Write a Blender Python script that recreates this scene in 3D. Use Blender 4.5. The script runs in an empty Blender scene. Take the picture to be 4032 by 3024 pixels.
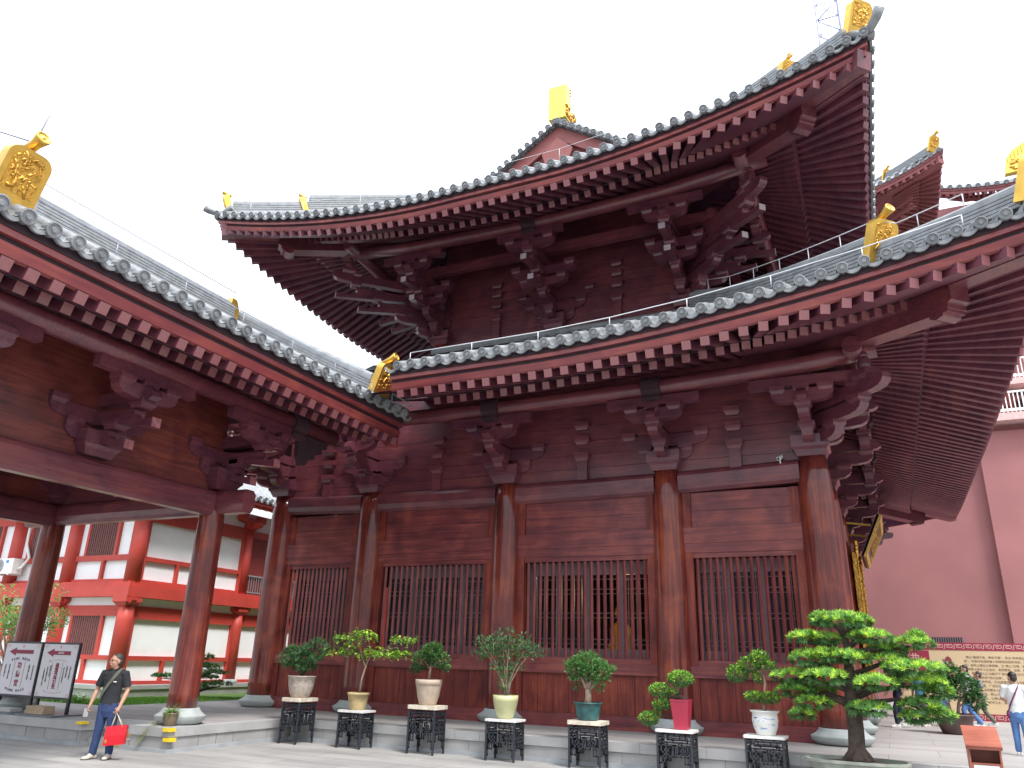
import bpy, math, random
from mathutils import Vector, Matrix
R = math.radians
PI = math.pi
V = Vector
SC = bpy.context.scene
COL = SC.collection

# ------------------------------------------------------------------ camera
cam_d = bpy.data.cameras.new('camera')
cam = bpy.data.objects.new('camera', cam_d)
COL.objects.link(cam)
cam_d.sensor_fit = 'HORIZONTAL'
cam_d.sensor_width = 36.0
cam_d.lens = 36.0 * 3022.8 / 4032.0
cam_d.clip_start = 0.05
cam_d.clip_end = 2000
_f = V((-0.40715, 0.84876, 0.33702)).normalized()
_r = V((0.90487, 0.42478, 0.02712)); _r = (_r - _f * _r.dot(_f)).normalized()
_u = _r.cross(_f)
cam.matrix_world = Matrix(((_r.x, _u.x, -_f.x, 1.041), (_r.y, _u.y, -_f.y, -16.801), (_r.z, _u.z, -_f.z, 1.76), (0, 0, 0, 1)))
SC.camera = cam

# ------------------------------------------------------------------ sky and sun (bright overcast)
SUN_EL, SUN_AZ = R(58), R(122)      # azimuth measured clockwise from +Y
world = bpy.data.worlds.new('World'); SC.world = world
world.use_nodes = True
nt = world.node_tree; nt.nodes.clear()
sky = nt.nodes.new('ShaderNodeTexSky'); sky.sky_type = 'NISHITA'; sky.sun_disc = False
sky.sun_elevation = SUN_EL; sky.sun_rotation = SUN_AZ
sky.air_density = 1.0; sky.dust_density = 4.0
mixw = nt.nodes.new('ShaderNodeMixRGB'); mixw.inputs[0].default_value = 0.86
mixw.inputs[2].default_value = (10.2, 10.9, 11.9, 1)       # even cloud layer
nt.links.new(sky.outputs[0], mixw.inputs[1])
bg = nt.nodes.new('ShaderNodeBackground'); bg.inputs[1].default_value = 0.12
wtc = nt.nodes.new('ShaderNodeTexCoord'); wsp = nt.nodes.new('ShaderNodeSeparateXYZ'); nt.links.new(wtc.outputs['Generated'], wsp.inputs[0])
wmr = nt.nodes.new('ShaderNodeMapRange'); wmr.inputs[1].default_value = 0.0; wmr.inputs[2].default_value = 1.0; wmr.inputs[3].default_value = 0.22; wmr.inputs[4].default_value = 1.12
nt.links.new(wsp.outputs[2], wmr.inputs[0])                # an overcast sky is brighter towards the zenith
wmu = nt.nodes.new('ShaderNodeMixRGB'); wmu.blend_type = 'MULTIPLY'; wmu.inputs[0].default_value = 1
nt.links.new(mixw.outputs[0], wmu.inputs[1]); nt.links.new(wmr.outputs[0], wmu.inputs[2])
nt.links.new(wmu.outputs[0], bg.inputs[0])
wo = nt.nodes.new('ShaderNodeOutputWorld'); nt.links.new(bg.outputs[0], wo.inputs[0])
sun_d = bpy.data.lights.new('sun', 'SUN'); sun_d.energy = 1.7; sun_d.angle = R(14); sun_d.color = (1, .97, .93)
sun = bpy.data.objects.new('sun', sun_d); COL.objects.link(sun)
sd = V((math.sin(SUN_AZ) * math.cos(SUN_EL), math.cos(SUN_AZ) * math.cos(SUN_EL), math.sin(SUN_EL)))
sun.rotation_euler = sd.to_track_quat('Z', 'Y').to_euler()
SC.view_settings.view_transform = 'Standard'; SC.view_settings.look = 'None'
SC.view_settings.exposure = 1.38; SC.view_settings.gamma = 1.0
SC.view_settings.use_curve_mapping = False
SC.cycles.max_bounces = 8; SC.cycles.diffuse_bounces = 5; SC.cycles.glossy_bounces = 3

# ------------------------------------------------------------------ mesh builder
class MB:
    def __init__(s):
        s.v = []; s.f = []; s.m = []; s.s = []; s.cm = 0; s.cs = False
    def add(s, vs, fs, smooth=None, mat=None):
        o = len(s.v); s.v.extend([tuple(x) for x in vs])
        for f in fs:
            s.f.append([o + i for i in f]); s.m.append(s.cm if mat is None else mat); s.s.append(s.cs if smooth is None else smooth)
    def box(s, c, d, M=None, mat=None):
        x, y, z = d[0] / 2, d[1] / 2, d[2] / 2
        vs = [V((a * x, b * y, e * z)) for a in (-1, 1) for b in (-1, 1) for e in (-1, 1)]
        if M is not None: vs = [M @ v for v in vs]
        c = V(c); vs = [v + c for v in vs]
        s.add(vs, [(0, 1, 3, 2), (4, 6, 7, 5), (0, 4, 5, 1), (2, 3, 7, 6), (0, 2, 6, 4), (1, 5, 7, 3)], False, mat)
    def bb(s, a, b, mat=None):
        s.box([(a[i] + b[i]) / 2 for i in range(3)], [abs(b[i] - a[i]) for i in range(3)], None, mat)
    def beam(s, a, b, w, h, up=V((0, 0, 1)), mat=None, plumb=False):
        a = V(a); b = V(b); d = (b - a).normalized(); l = d.cross(up).normalized(); u = up if plumb else l.cross(d).normalized()
        vs = [p + l * (i * w / 2) + u * (j * h / 2) for p in (a, b) for i, j in ((-1, -1), (1, -1), (1, 1), (-1, 1))]
        s.add(vs, [(3, 2, 1, 0), (4, 5, 6, 7), (0, 1, 5, 4), (1, 2, 6, 5), (2, 3, 7, 6), (3, 0, 4, 7)], False, mat)
    def prism(s, poly, o, ex, ey, ez, depth, mat=None, smooth=False):
        o = V(o); ex = V(ex); ey = V(ey); ez = V(ez); n = len(poly)
        A = [o + ex * p[0] + ey * p[1] - ez * depth / 2 for p in poly]; B = [a + ez * depth for a in A]
        s.add(A + B, [list(range(n))[::-1], list(range(n, 2 * n))], False, mat)
        o2 = len(s.v) - 2 * n
        for i in range(n):
            j = (i + 1) % n
            s.f.append([o2 + i, o2 + j, o2 + n + j, o2 + n + i]); s.m.append(s.cm if mat is None else mat); s.s.append(smooth)
    def lathe(s, prof, c, n=24, smooth=True, mat=None, ax=None, capa=True, capb=True, sy=1.0):
        c = V(c)
        if ax is None: ex, ey, ez = V((1, 0, 0)), V((0, 1, 0)), V((0, 0, 1))
        else:
            ez = V(ax).normalized(); ex = ez.orthogonal().normalized(); ey = ez.cross(ex)
        vs = []; fs = []
        for r, z in prof:
            for k in range(n):
                t = 2 * PI * k / n; vs.append(c + ex * (r * math.cos(t)) + ey * (r * sy * math.sin(t)) + ez * z)
        for i in range(len(prof) - 1):
            for k in range(n):
                k2 = (k + 1) % n; fs.append((i * n + k, i * n + k2, (i + 1) * n + k2, (i + 1) * n + k))
        s.add(vs, fs, smooth, mat)
        o = len(s.v) - len(vs); L = len(prof) - 1
        if capa: s.f.append([o + k for k in range(n)][::-1]); s.m.append(s.cm if mat is None else mat); s.s.append(False)
        if capb: s.f.append([o + L * n + k for k in range(n)]); s.m.append(s.cm if mat is None else mat); s.s.append(False)
    def tube(s, pts, r, n=8, mat=None, smooth=True, caps=True):
        pts = [V(p) for p in pts]; rr = r if isinstance(r, (list, tuple)) else [r] * len(pts)
        vs = []; fs = []; pl = None
        for i, p in enumerate(pts):
            d = (pts[min(i + 1, len(pts) - 1)] - pts[max(i - 1, 0)]).normalized()
            if pl is None: pl = d.orthogonal().normalized()
            pl = (pl - d * pl.dot(d)).normalized(); q = d.cross(pl)
            r_ = rr[i]; ra, rb = (r_ if isinstance(r_, (list, tuple)) else (r_, r_))
            for k in range(n):
                t = 2 * PI * k / n; vs.append(p + pl * (ra * math.cos(t)) + q * (rb * math.sin(t)))
        for i in range(len(pts) - 1):
            for k in range(n):
                k2 = (k + 1) % n; fs.append((i * n + k, i * n + k2, (i + 1) * n + k2, (i + 1) * n + k))
        s.add(vs, fs, smooth, mat)
        if caps:
            o = len(s.v) - len(vs); L = len(pts) - 1
            for f in ([o + k for k in range(n)][::-1], [o + L * n + k for k in range(n)]):
                s.f.append(f); s.m.append(s.cm if mat is None else mat); s.s.append(False)
    def ell(s, c, r, n=16, m=10, mat=None, M=None):
        c = V(c); vs = []; fs = []
        for i in range(m + 1):
            a = PI * i / m
            for k in range(n):
                t = 2 * PI * k / n
                v = V((r[0] * math.sin(a) * math.cos(t), r[1] * math.sin(a) * math.sin(t), -r[2] * math.cos(a)))
                vs.append(c + (M @ v if M is not None else v))
        for i in range(m):
            for k in range(n):
                k2 = (k + 1) % n; fs.append((i * n + k, i * n + k2, (i + 1) * n + k2, (i + 1) * n + k))
        s.add(vs, fs, True, mat)
    def sweep(s, prof, frames, closed=True, mat=None, smooth=False, caps=True):
        n = len(prof); vs = []
        for o, ea, eb in frames:
            for a, b in prof: vs.append(V(o) + V(ea) * a + V(eb) * b)
        fs = []
        for i in range(len(frames) - 1):
            for k in range(n if closed else n - 1):
                k2 = (k + 1) % n; fs.append((i * n + k, i * n + k2, (i + 1) * n + k2, (i + 1) * n + k))
        s.add(vs, fs, smooth, mat)
        if closed and caps:
            o = len(s.v) - len(vs); L = len(frames) - 1
            for f in ([o + k for k in range(n)][::-1], [o + L * n + k for k in range(n)]):
                s.f.append(f); s.m.append(s.cm if mat is None else mat); s.s.append(False)
    def grid(s, rows, smooth=True, mat=None):
        n = len(rows[0]); vs = [p for r in rows for p in r]
        fs = [(i * n + k, i * n + k + 1, (i + 1) * n + k + 1, (i + 1) * n + k) for i in range(len(rows) - 1) for k in range(n - 1)]
        s.add(vs, fs, smooth, mat)
    def leaf(s, p, d, up, L, w, mat=None, fold=.25):
        d = V(d).normalized(); l = d.cross(up)
        if l.length < 1e-4: l = d.orthogonal()
        l.normalize(); u = l.cross(d)
        p = V(p); m = p + d * L * .5
        s.add([p, m + l * w / 2 + u * w * fold, p + d * L, m - l * w / 2 + u * w * fold], [(0, 1, 2), (0, 2, 3)], False, mat)
    def build(s, name, mats, parent=None, loc=None):
        if not isinstance(mats, (list, tuple)): mats = [mats]
        off = V((0, 0, 0))
        if parent is not None: off = wloc(parent)
        if loc is not None: off = V(loc)
        me = bpy.data.meshes.new(name)
        me.from_pydata([(a - off.x, b - off.y, c - off.z) for a, b, c in s.v], [], s.f)
        for m in mats: me.materials.append(m)
        me.polygons.foreach_set('material_index', s.m)
        me.polygons.foreach_set('use_smooth', s.s)
        me.update()
        o = bpy.data.objects.new(name, me); COL.objects.link(o)
        if parent is not None: o.parent = parent
        elif loc is not None: o.location = off
        return o

def wloc(o):
    p = V((0, 0, 0))
    while o is not None:
        p = p + V(o.location); o = o.parent
    return p
def tag(o, label=None, cat=None, group=None, kind=None):
    if label: o['label'] = label
    if cat: o['category'] = cat
    if group: o['group'] = group
    if kind: o['kind'] = kind
    return o
def thing(name, loc, label, cat, group=None, rz=0):
    o = bpy.data.objects.new(name, None); COL.objects.link(o); o.location = loc; o.rotation_euler = (0, 0, rz)
    o.empty_display_size = .2
    return tag(o, label, cat, group)
def copy_tree(o, parent=None):
    c = o.copy(); COL.objects.link(c)
    if parent is not None: c.parent = parent
    for ch in list(o.children): copy_tree(ch, c)
    return c

# ------------------------------------------------------------------ materials
def newmat(name):
    m = bpy.data.materials.new(name); m.use_nodes = True
    nt = m.node_tree; b = nt.nodes['Principled BSDF']
    return m, nt, b
def N(nt, t, **k):
    n = nt.nodes.new(t)
    for a, v in k.items():
        if a.startswith('i_'): n.inputs[int(a[2:])].default_value = v
        else: setattr(n, a, v)
    return n
def ramp(nt, stops):
    n = nt.nodes.new('ShaderNodeValToRGB'); e = n.color_ramp.elements
    e[0].position, e[0].color = stops[0][0], (*stops[0][1], 1)
    e[1].position, e[1].color = stops[-1][0], (*stops[-1][1], 1)
    for p, c in stops[1:-1]:
        x = e.new(p); x.color = (*c, 1)
    return n
def plain(name, col, rough=.6, metal=0, var=.12, scale=6.0, spec=.5, bump=0.0, bscale=60.0, coat=0):
    m, nt, b = newmat(name)
    tc = N(nt, 'ShaderNodeTexCoord'); nz = N(nt, 'ShaderNodeTexNoise'); nz.inputs['Scale'].default_value = scale; nz.inputs['Detail'].default_value = 6
    nt.links.new(tc.outputs['Object'], nz.inputs['Vector'])
    lo = [max(0, c * (1 - var)) for c in col]; hi = [min(1, c * (1 + var)) for c in col]
    rp = ramp(nt, [(.3, lo), (.7, hi)]); nt.links.new(nz.outputs['Fac'], rp.inputs[0]); nt.links.new(rp.outputs[0], b.inputs['Base Color'])
    b.inputs['Roughness'].default_value = rough; b.inputs['Metallic'].default_value = metal; b.inputs['Specular IOR Level'].default_value = spec
    b.inputs['Coat Weight'].default_value = coat
    if bump:
        n2 = N(nt, 'ShaderNodeTexNoise'); n2.inputs['Scale'].default_value = bscale; n2.inputs['Detail'].default_value = 4
        nt.links.new(tc.outputs['Object'], n2.inputs['Vector'])
        bp = N(nt, 'ShaderNodeBump'); bp.inputs['Strength'].default_value = bump; bp.inputs['Distance'].default_value = .02
        nt.links.new(n2.outputs['Fac'], bp.inputs['Height']); nt.links.new(bp.outputs[0], b.inputs['Normal'])
    return m
def wood(name, axis, dark, mid, light, rough=.40, coat=.25, gs=3.0, board=0.0, cior=1.5, crough=.16, spec=.38):
    """varnished rosewood, grain along the given axis"""
    m, nt, b = newmat(name)
    tc = N(nt, 'ShaderNodeTexCoord'); mp = N(nt, 'ShaderNodeMapping')
    sc = [gs * 6] * 3; sc['xyz'.index(axis)] = gs * .35
    mp.inputs['Scale'].default_value = sc
    nt.links.new(tc.outputs['Object'], mp.inputs[0])
    n1 = N(nt, 'ShaderNodeTexNoise'); n1.inputs['Scale'].default_value = 1.0; n1.inputs['Detail'].default_value = 8; n1.inputs['Roughness'].default_value = .65; n1.inputs['Distortion'].default_value = 1.2
    nt.links.new(mp.outputs[0], n1.inputs['Vector'])
    n2 = N(nt, 'ShaderNodeTexNoise'); n2.inputs['Scale'].default_value = 1.3; n2.inputs['Detail'].default_value = 5; n2.inputs['Distortion'].default_value = .8
    nt.links.new(tc.outputs['Object'], n2.inputs['Vector'])
    mx = N(nt, 'ShaderNodeMath', operation='MULTIPLY_ADD'); mx.inputs[1].default_value = .55
    mz = N(nt, 'ShaderNodeMath', operation='MULTIPLY'); mz.inputs[1].default_value = .45
    nt.links.new(n2.outputs['Fac'], mz.inputs[0]); nt.links.new(n1.outputs['Fac'], mx.inputs[0]); nt.links.new(mz.outputs[0], mx.inputs[2])
    rp = ramp(nt, [(.34, dark), (.5, mid), (.68, light)]); nt.links.new(mx.outputs[0], rp.inputs[0])
    nt.links.new(rp.outputs[0], b.inputs['Base Color'])
    b.inputs['Specular IOR Level'].default_value = spec; b.inputs['Roughness'].default_value = rough; b.inputs['Coat Weight'].default_value = coat; b.inputs['Coat Roughness'].default_value = crough; b.inputs['Coat IOR'].default_value = cior
    bp = N(nt, 'ShaderNodeBump'); bp.inputs['Strength'].default_value = .12; bp.inputs['Distance'].default_value = .01
    nt.links.new(n1.outputs['Fac'], bp.inputs['Height']); nt.links.new(bp.outputs[0], b.inputs['Normal'])
    return m
D_, M_, L_ = (.062, .016, .027), (.128, .031, .042), (.22, .056, .052)
WX = wood('rosewood_x', 'x', D_, M_, L_, coat=.5, crough=.2)
WY = wood('rosewood_y', 'y', D_, M_, L_, coat=.5, crough=.2)
WZ = wood('rosewood_z', 'z', D_, M_, L_)
WBX = wood('rosewood_board', 'x', (.068, .017, .022), (.17, .037, .040), (.33, .085, .058), rough=.40, coat=.2, gs=1.6, spec=.3)
WBZ = wood('rosewood_plank', 'z', (.062, .012, .013), (.17, .030, .023), (.32, .072, .036), rough=.48, coat=.08, gs=2.2, spec=.25)
WCOL = wood('rosewood_column', 'z', (.050, .010, .011), (.15, .026, .020), (.33, .075, .032), rough=.34, coat=.7, gs=1.3, cior=1.52, crough=.11, spec=.15)
WBR = wood('rosewood_bracket', 'x', (.060, .017, .031), (.112, .030, .047), (.19, .053, .060), rough=.36, coat=.5, gs=2.5)  # purple cast of the eave shade mixed into the bracket colour
WRAF = wood('rosewood_rafter', 'y', (.066, .019, .036), (.122, .034, .052), (.20, .056, .064), rough=.40, coat=.2, gs=.8)  # rafter colour carries the purple cast of the eave shade
WFA = wood('red_fascia_x', 'x', (.13, .026, .034), (.22, .042, .044), (.33, .078, .058), rough=.38, coat=.3, gs=1.2)
WFY = wood('red_fascia_y', 'y', (.13, .026, .034), (.22, .042, .044), (.33, .078, .058), rough=.38, coat=.3, gs=1.2)
WSOF = wood('dark_soffit', 'x', (.042, .017, .037), (.075, .026, .054), (.125, .04, .07), rough=.85, coat=0, spec=.1)  # shade under the eaves put in as a dark purple wood colour
WEND = plain('end_face_skylit', (.24, .085, .09), .38, var=.3, scale=12, coat=.4)  # end faces lighter: brightness from the open sky put into the colour
WBAR = wood('rosewood_bar', 'z', (.10, .024, .026), (.20, .045, .044), (.33, .09, .065), rough=.42, coat=.15, gs=2.2, spec=.3)
DARK = plain('recess_shade', (.028, .012, .018), .6)  # near-black colour put in as shade for gaps, recesses and interiors
CARVE = plain('black_collar', (.045, .024, .030), .7, spec=.15, bump=.6, bscale=22, coat=0)
TILE = plain('grey_roof_tile', (.20, .21, .22), .5, var=.25, scale=3.5, bump=.25, bscale=30)
TILED = plain('grey_tile_bed', (.16, .17, .18), .7, var=.2)
RIDGE = plain('grey_ridge_brick', (.235, .248, .258), .6, var=.2, scale=5, bump=.3, bscale=25)
GOLD = plain('gilded_metal', (.62, .38, .075), .34, metal=.75, var=.15, scale=4)
GOLDR = plain('gilded_relief', (.60, .33, .06), .28, metal=.8, var=.35, scale=14, bump=1.0, bscale=16)
STEEL = plain('white_steel', (.60, .61, .63), .45, var=.05)
WIRE = plain('grey_wire', (.32, .32, .42), .5, var=.05)
BASE = plain('carved_grey_stone', (.36, .39, .38), .7, var=.10, scale=5, bump=.2, bscale=70)
BLACK = plain('black_iron', (.022, .026, .034), .45, var=.2, scale=9)
SLABW = plain('white_marble_slab', (.66, .65, .63), .6, var=.12, scale=9, bump=.2)
SLABC = plain('worn_cream_slab', (.60, .53, .43), .75, var=.25, scale=11, bump=.4)
REDP = plain('red_paint', (.47, .055, .040), .55, var=.10, scale=2)
WHITEW = plain('white_plaster', (.84, .85, .86), .8, var=.05, scale=1.5)
PINKW = plain('faded_red_render', (.33, .135, .135), .8, var=.12, scale=.35)
REDC = plain('painted_concrete_red', (.22, .068, .072), .65, var=.12, scale=1.2)

PALE = plain('pale_beam_end', (.40, .33, .35), .4, coat=.3)  # beak end plates, pale because sky light is put into their colour
def paving(name, c1, c2, mortar, bw, rh, ms=.006, rough=.75, stain=.5):
    m, nt, b = newmat(name)
    tc = N(nt, 'ShaderNodeTexCoord')
    br = N(nt, 'ShaderNodeTexBrick'); br.inputs['Color1'].default_value = (*c1, 1); br.inputs['Color2'].default_value = (*c2, 1); br.inputs['Mortar'].default_value = (*mortar, 1)
    br.inputs['Scale'].default_value = 1; br.inputs['Brick Width'].default_value = bw; br.inputs['Row Height'].default_value = rh; br.inputs['Mortar Size'].default_value = ms
    br.inputs['Mortar Smooth'].default_value = .3; br.offset = .5
    nt.links.new(tc.outputs['Object'], br.inputs['Vector'])
    n1 = N(nt, 'ShaderNodeTexNoise'); n1.inputs['Scale'].default_value = .55; n1.inputs['Detail'].default_value = 9; n1.inputs['Roughness'].default_value = .6
    n2 = N(nt, 'ShaderNodeTexNoise'); n2.inputs['Scale'].default_value = 45; n2.inputs['Detail'].default_value = 3
    mp = N(nt, 'ShaderNodeMapping'); mp.inputs['Scale'].default_value = (.6, 3.2, 1)
    nt.links.new(tc.outputs['Object'], mp.inputs[0]); nt.links.new(mp.outputs[0], n1.inputs['Vector']); nt.links.new(tc.outputs['Object'], n2.inputs['Vector'])
    r1 = ramp(nt, [(.35, (1 - stain * .55,) * 3), (.62, (1.04, 1.03, 1.02))]); nt.links.new(n1.outputs['Fac'], r1.inputs[0])
    r2 = ramp(nt, [(.3, (.86, .86, .86)), (.7, (1.1, 1.1, 1.1))]); nt.links.new(n2.outputs['Fac'], r2.inputs[0])
    a = N(nt, 'ShaderNodeMixRGB', blend_type='MULTIPLY'); a.inputs[0].default_value = 1
    c = N(nt, 'ShaderNodeMixRGB', blend_type='MULTIPLY'); c.inputs[0].default_value = 1
    nt.links.new(br.outputs['Color'], a.inputs[1]); nt.links.new(r1.outputs[0], a.inputs[2])
    nt.links.new(a.outputs[0], c.inputs[1]); nt.links.new(r2.outputs[0], c.inputs[2]); nt.links.new(c.outputs[0], b.inputs['Base Color'])
    b.inputs['Roughness'].default_value = rough
    return m
PAVE = paving('plaza_pavers', (.36, .35, .338), (.29, .283, .275), (.15, .146, .14), 1.25, .62)
PAVT = paving('terrace_pavers', (.37, .352, .34), (.325, .312, .302), (.15, .142, .135), 1.55, 1.2, ms=.005, stain=.4)
STONE = plain('pale_granite', (.37, .366, .36), .75, var=.14, scale=2.2, bump=.25, bscale=90)
STONED = plain('granite_panel', (.33, .325, .318), .78, var=.18, scale=1.6, bump=.3, bscale=80)
STONEG = plain('grey_footing', (.33, .345, .36), .8, var=.15, scale=3)
def leafmat(name, c, var=.35, rough=.5):
    m, nt, b = newmat(name)
    g = N(nt, 'ShaderNodeNewGeometry')
    lo = [x * (1 - var) for x in c]; hi = [x * (1 + var) for x in c]
    rp = ramp(nt, [(0, lo), (1, hi)]); nt.links.new(g.outputs['Random Per Island'], rp.inputs[0]); nt.links.new(rp.outputs[0], b.inputs['Base Color'])
    b.inputs['Roughness'].default_value = rough
    try:
        b.inputs['Subsurface Weight'].default_value = 0.0
    except Exception: pass
    # thin leaves let some light through
    tr = N(nt, 'ShaderNodeBsdfTranslucent'); nt.links.new(rp.outputs[0], tr.inputs[0])
    mx = N(nt, 'ShaderNodeMixShader'); mx.inputs[0].default_value = .3
    out = nt.nodes['Material Output']
    nt.links.new(b.outputs[0], mx.inputs[1]); nt.links.new(tr.outputs[0], mx.inputs[2]); nt.links.new(mx.outputs[0], out.inputs[0])
    return m
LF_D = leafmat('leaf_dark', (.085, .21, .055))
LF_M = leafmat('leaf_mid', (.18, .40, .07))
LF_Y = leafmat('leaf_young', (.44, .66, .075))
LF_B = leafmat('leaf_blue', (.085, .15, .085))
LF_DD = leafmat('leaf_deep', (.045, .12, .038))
BARK = plain('rough_bark', (.060, .042, .032), .9, var=.5, scale=9, bump=1.0, bscale=18)
BARKP = plain('pale_bark', (.30, .22, .165), .85, var=.3, scale=14, bump=.4, bscale=40)
SOIL = plain('soil', (.085, .055, .035), .95, var=.3, scale=20, bump=.8, bscale=30)
# ------------------------------------------------------------------ ground, terrace, steps, lawn
T = .42
def flat(name, x0, y0, x1, y1, z, mat, holes=None):
    b = MB(); b.add([(x0, y0, z), (x1, y0, z), (x1, y1, z), (x0, y1, z)], [(0, 1, 2, 3)])
    return tag(b.build(name, mat), kind='structure')
flat('plaza', -400, -400, 400, 400, 0, PAVE)
tb = MB()
CX, CY, FY, LY = -10.94, -5.70, -2.445, -5.86      # corridor plinth corner, hall plinth front, left block front
SX0, SX1, SYB = -13.05, -11.95, -5.02
def plinth(x0, y0, x1, y1):
    tb.bb((x0, y0, T - .155), (x1, y1, T), 0); tb.bb((x0 + .03, y0 + .03, .07), (x1 - .03, y1 - .03, T - .156), 1); tb.bb((x0 - .01, y0 - .01, -.05), (x1 + .01, y1, .069), 2)
plinth(CX, FY, 40, 24.9)
plinth(SX1, CY, CX - .0005, FY + 2)
plinth(SX0 - .03, SYB, SX1 + .03, FY + 1.9)
plinth(-16.4, -2.7, SX0, 24.8)
plinth(-40, LY, SX0, -2.65)
tag(tb.build('terrace', [STONE, STONED, STONEG]), kind='structure')
flat('terrace_floor', CX + .30, FY + .32, 40, 24.85, T + .004, PAVT)
flat('terrace_floor', SX1 + .3, CY + .32, CX - .32, 24.85, T + .0045, PAVT)
flat('terrace_floor', CX - .32, FY + .3, CX + .3, 24.85, T + .0043, PAVT)
flat('terrace_floor', SX0 - .3, SYB + .3, SX1 + .3, 24.85, T + .0047, PAVT)
flat('terrace_floor', -16.38, -2.7, SX0 - .3, 24.85, T + .0042, PAVT)
flat('terrace_floor', -40, LY + .32, SX0 - .3, -2.7, T + .0044, PAVT)
jb = MB(); random.seed(4)
x = CX + .9
while x < 12:
    jb.bb((x - .004, FY + .024, .08), (x + .004, FY + .04, T - .16)); jb.bb((x - .3, FY - .004, T - .15), (x - .294, FY + .1, T + .002)); x += random.choice((.62, 1.35, 1.5, .55))
y = CY + .75
while y < FY - .2:
    jb.bb((CX - .04, y - .006, .08), (CX - .022, y + .006, T - .16)); y += random.choice((.45, .95, 1.0))
x = -20
while x < SX0:
    jb.bb((x - .006, LY + .022, .08), (x + .006, LY + .04, T - .16)); x += random.choice((.45, .55, .95))
tag(jb.build('terrace_joints', plain('joint_grey', (.22, .215, .205), .9)), kind='structure')
st = MB()
st.bb((SX0 + .002, CY + .04, -.02), (SX1 - .002, SYB - .001, .14), 0); st.bb((SX0 + .002, CY + .37, .14), (SX1 - .002, SYB - .001, .28), 0)
tag(st.build('steps', [STONE, STONED]), kind='structure')

# lawn beside the terrace (sloping bed) and low hedge
random.seed(2)
lw = MB()
rows = []
for j in range(30):
    r = []
    for i in range(30):
        xx = -34 + i * (17.55 / 29); yy = -2.65 + j * .95
        h = .37 + .10 * math.exp(-((xx + 17.4) ** 2 + (yy - .8) ** 2) / 2.2) - .035 * (-16.4 - xx)
        r.append((xx, yy, h))
    rows.append(r)
lw.grid(rows)
LAWN = plain('lawn_soil_green', (.10, .20, .035), .9, var=.3, scale=3)
tag(lw.build('lawn', LAWN), kind='structure')
gb = MB()
GRASS = leafmat('grass_blade', (.13, .30, .035), .4)
for k in range(9000):
    xx = random.uniform(-22, -16.42); yy = random.uniform(-2.6, 3.2)
    h = .37 + .10 * math.exp(-((xx + 17.4) ** 2 + (yy - .8) ** 2) / 2.2) - .035 * (-16.4 - xx)
    a = random.uniform(0, 6.28)
    gb.leaf((xx, yy, h), (.35 * math.cos(a), .35 * math.sin(a), 1), V((math.sin(a), -math.cos(a), 0)), random.uniform(.05, .11), .02)
tag(gb.build('grass', GRASS), kind='stuff')
hb = MB()
for k in range(5200):
    t = random.random()
    xx = -23 + 5.2 * t; yy = -2.3 + random.gauss(0, .16); zz = T - .02 + abs(random.gauss(0, .085))
    hb.leaf((xx, yy, zz), (random.gauss(0, 1), random.gauss(0, 1), random.uniform(.1, 1)), V((0, 0, 1)), .07, .035, random.choice((0, 0, 1)))
tag(hb.build('ground_cover', [LF_M, leafmat('leaf_olive', (.22, .27, .07))]), kind='stuff')

# ------------------------------------------------------------------ roofs
class Side:
    """one eave of a roof: C corner of the eave, A along, I inward, W length"""
    def __init__(s, C, A, I, W, zE, Rr, Lr, pw, O, sl, c2, mitre=True, dm=6.0, dp=2.9, hip_to=99):
        s.C = V(C); s.A = V(A); s.I = V(I); s.W = W; s.zE = zE; s.R = Rr; s.Lr = Lr; s.pw = pw; s.O = O; s.sl = sl; s.c2 = c2
        s.mitre = mitre; s.dm = dm; s.dp = dp; s.Ef = dp + 2.2; s.hip_to = hip_to
    def ww(s, u, d):
        t = min(u, s.W - u) - d
        if t <= 0: return 1.0
        return (1 - t / s.Lr) ** s.pw if t < s.Lr else 0.0
    def cl(s, u, d):
        if not s.mitre: return u
        d = min(d, s.hip_to)
        return min(max(u, d), s.W - d)
    def P(s, u, d, z=0.0, sl=None, roof=False):
        """point at u along, d inward, z above the tile line, on a slope"""
        if not s.mitre: w = 0
        else: w = s.ww(u, d)
        sh = s.O * (1 - w) * max(0, 1 - d / 3.5)
        p = s.C + s.A * u + s.I * (d + sh)
        zz = s.zE + s.R * w * max(0, 1 - d / s.dm) + z
        zz += (s.sl * d + s.c2 * d * d) if roof else (sl if sl is not None else 0) * d
        return V((p.x, p.y, zz))
    def fan(s, u, d):
        if not s.mitre: return u
        e0 = min(u, s.W - u)
        if e0 >= s.Ef: return u
        e1 = s.dp + .15 + e0 * (s.Ef - s.dp - .15) / s.Ef
        e = e0 + (e1 - e0) * d / s.dp
        e = max(e, d + .08)
        return e if u < s.W / 2 else s.W - e
    def us(s, step):
        n = max(2, int(round(s.W / step))); return [(k + .5) * s.W / n for k in range(n)]
def strip(mb, S, prof, mat=None, step=.6, closed=True, u0=None, u1=None):
    a = 0 if u0 is None else u0; b = S.W if u1 is None else u1
    n = int((b - a) / step) + 1; rows = []
    for k in range(n + 1):
        u = a + (b - a) * k / n
        rows.append([S.P(S.cl(u, d), d, z) for d, z in prof] )
    m = len(prof); vs = [p for r in rows for p in r]; fs = []
    for i in range(n):
        for k in range(m if closed else m - 1):
            k2 = (k + 1) % m; fs.append((i * m + k, (i + 1) * m + k, (i + 1) * m + k2, i * m + k2))
    mb.add(vs, fs, False, mat)
    if closed: mb.add(rows[0], [list(range(m))], False, mat); mb.add(rows[-1], [list(range(m))[::-1]], False, mat)
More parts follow.
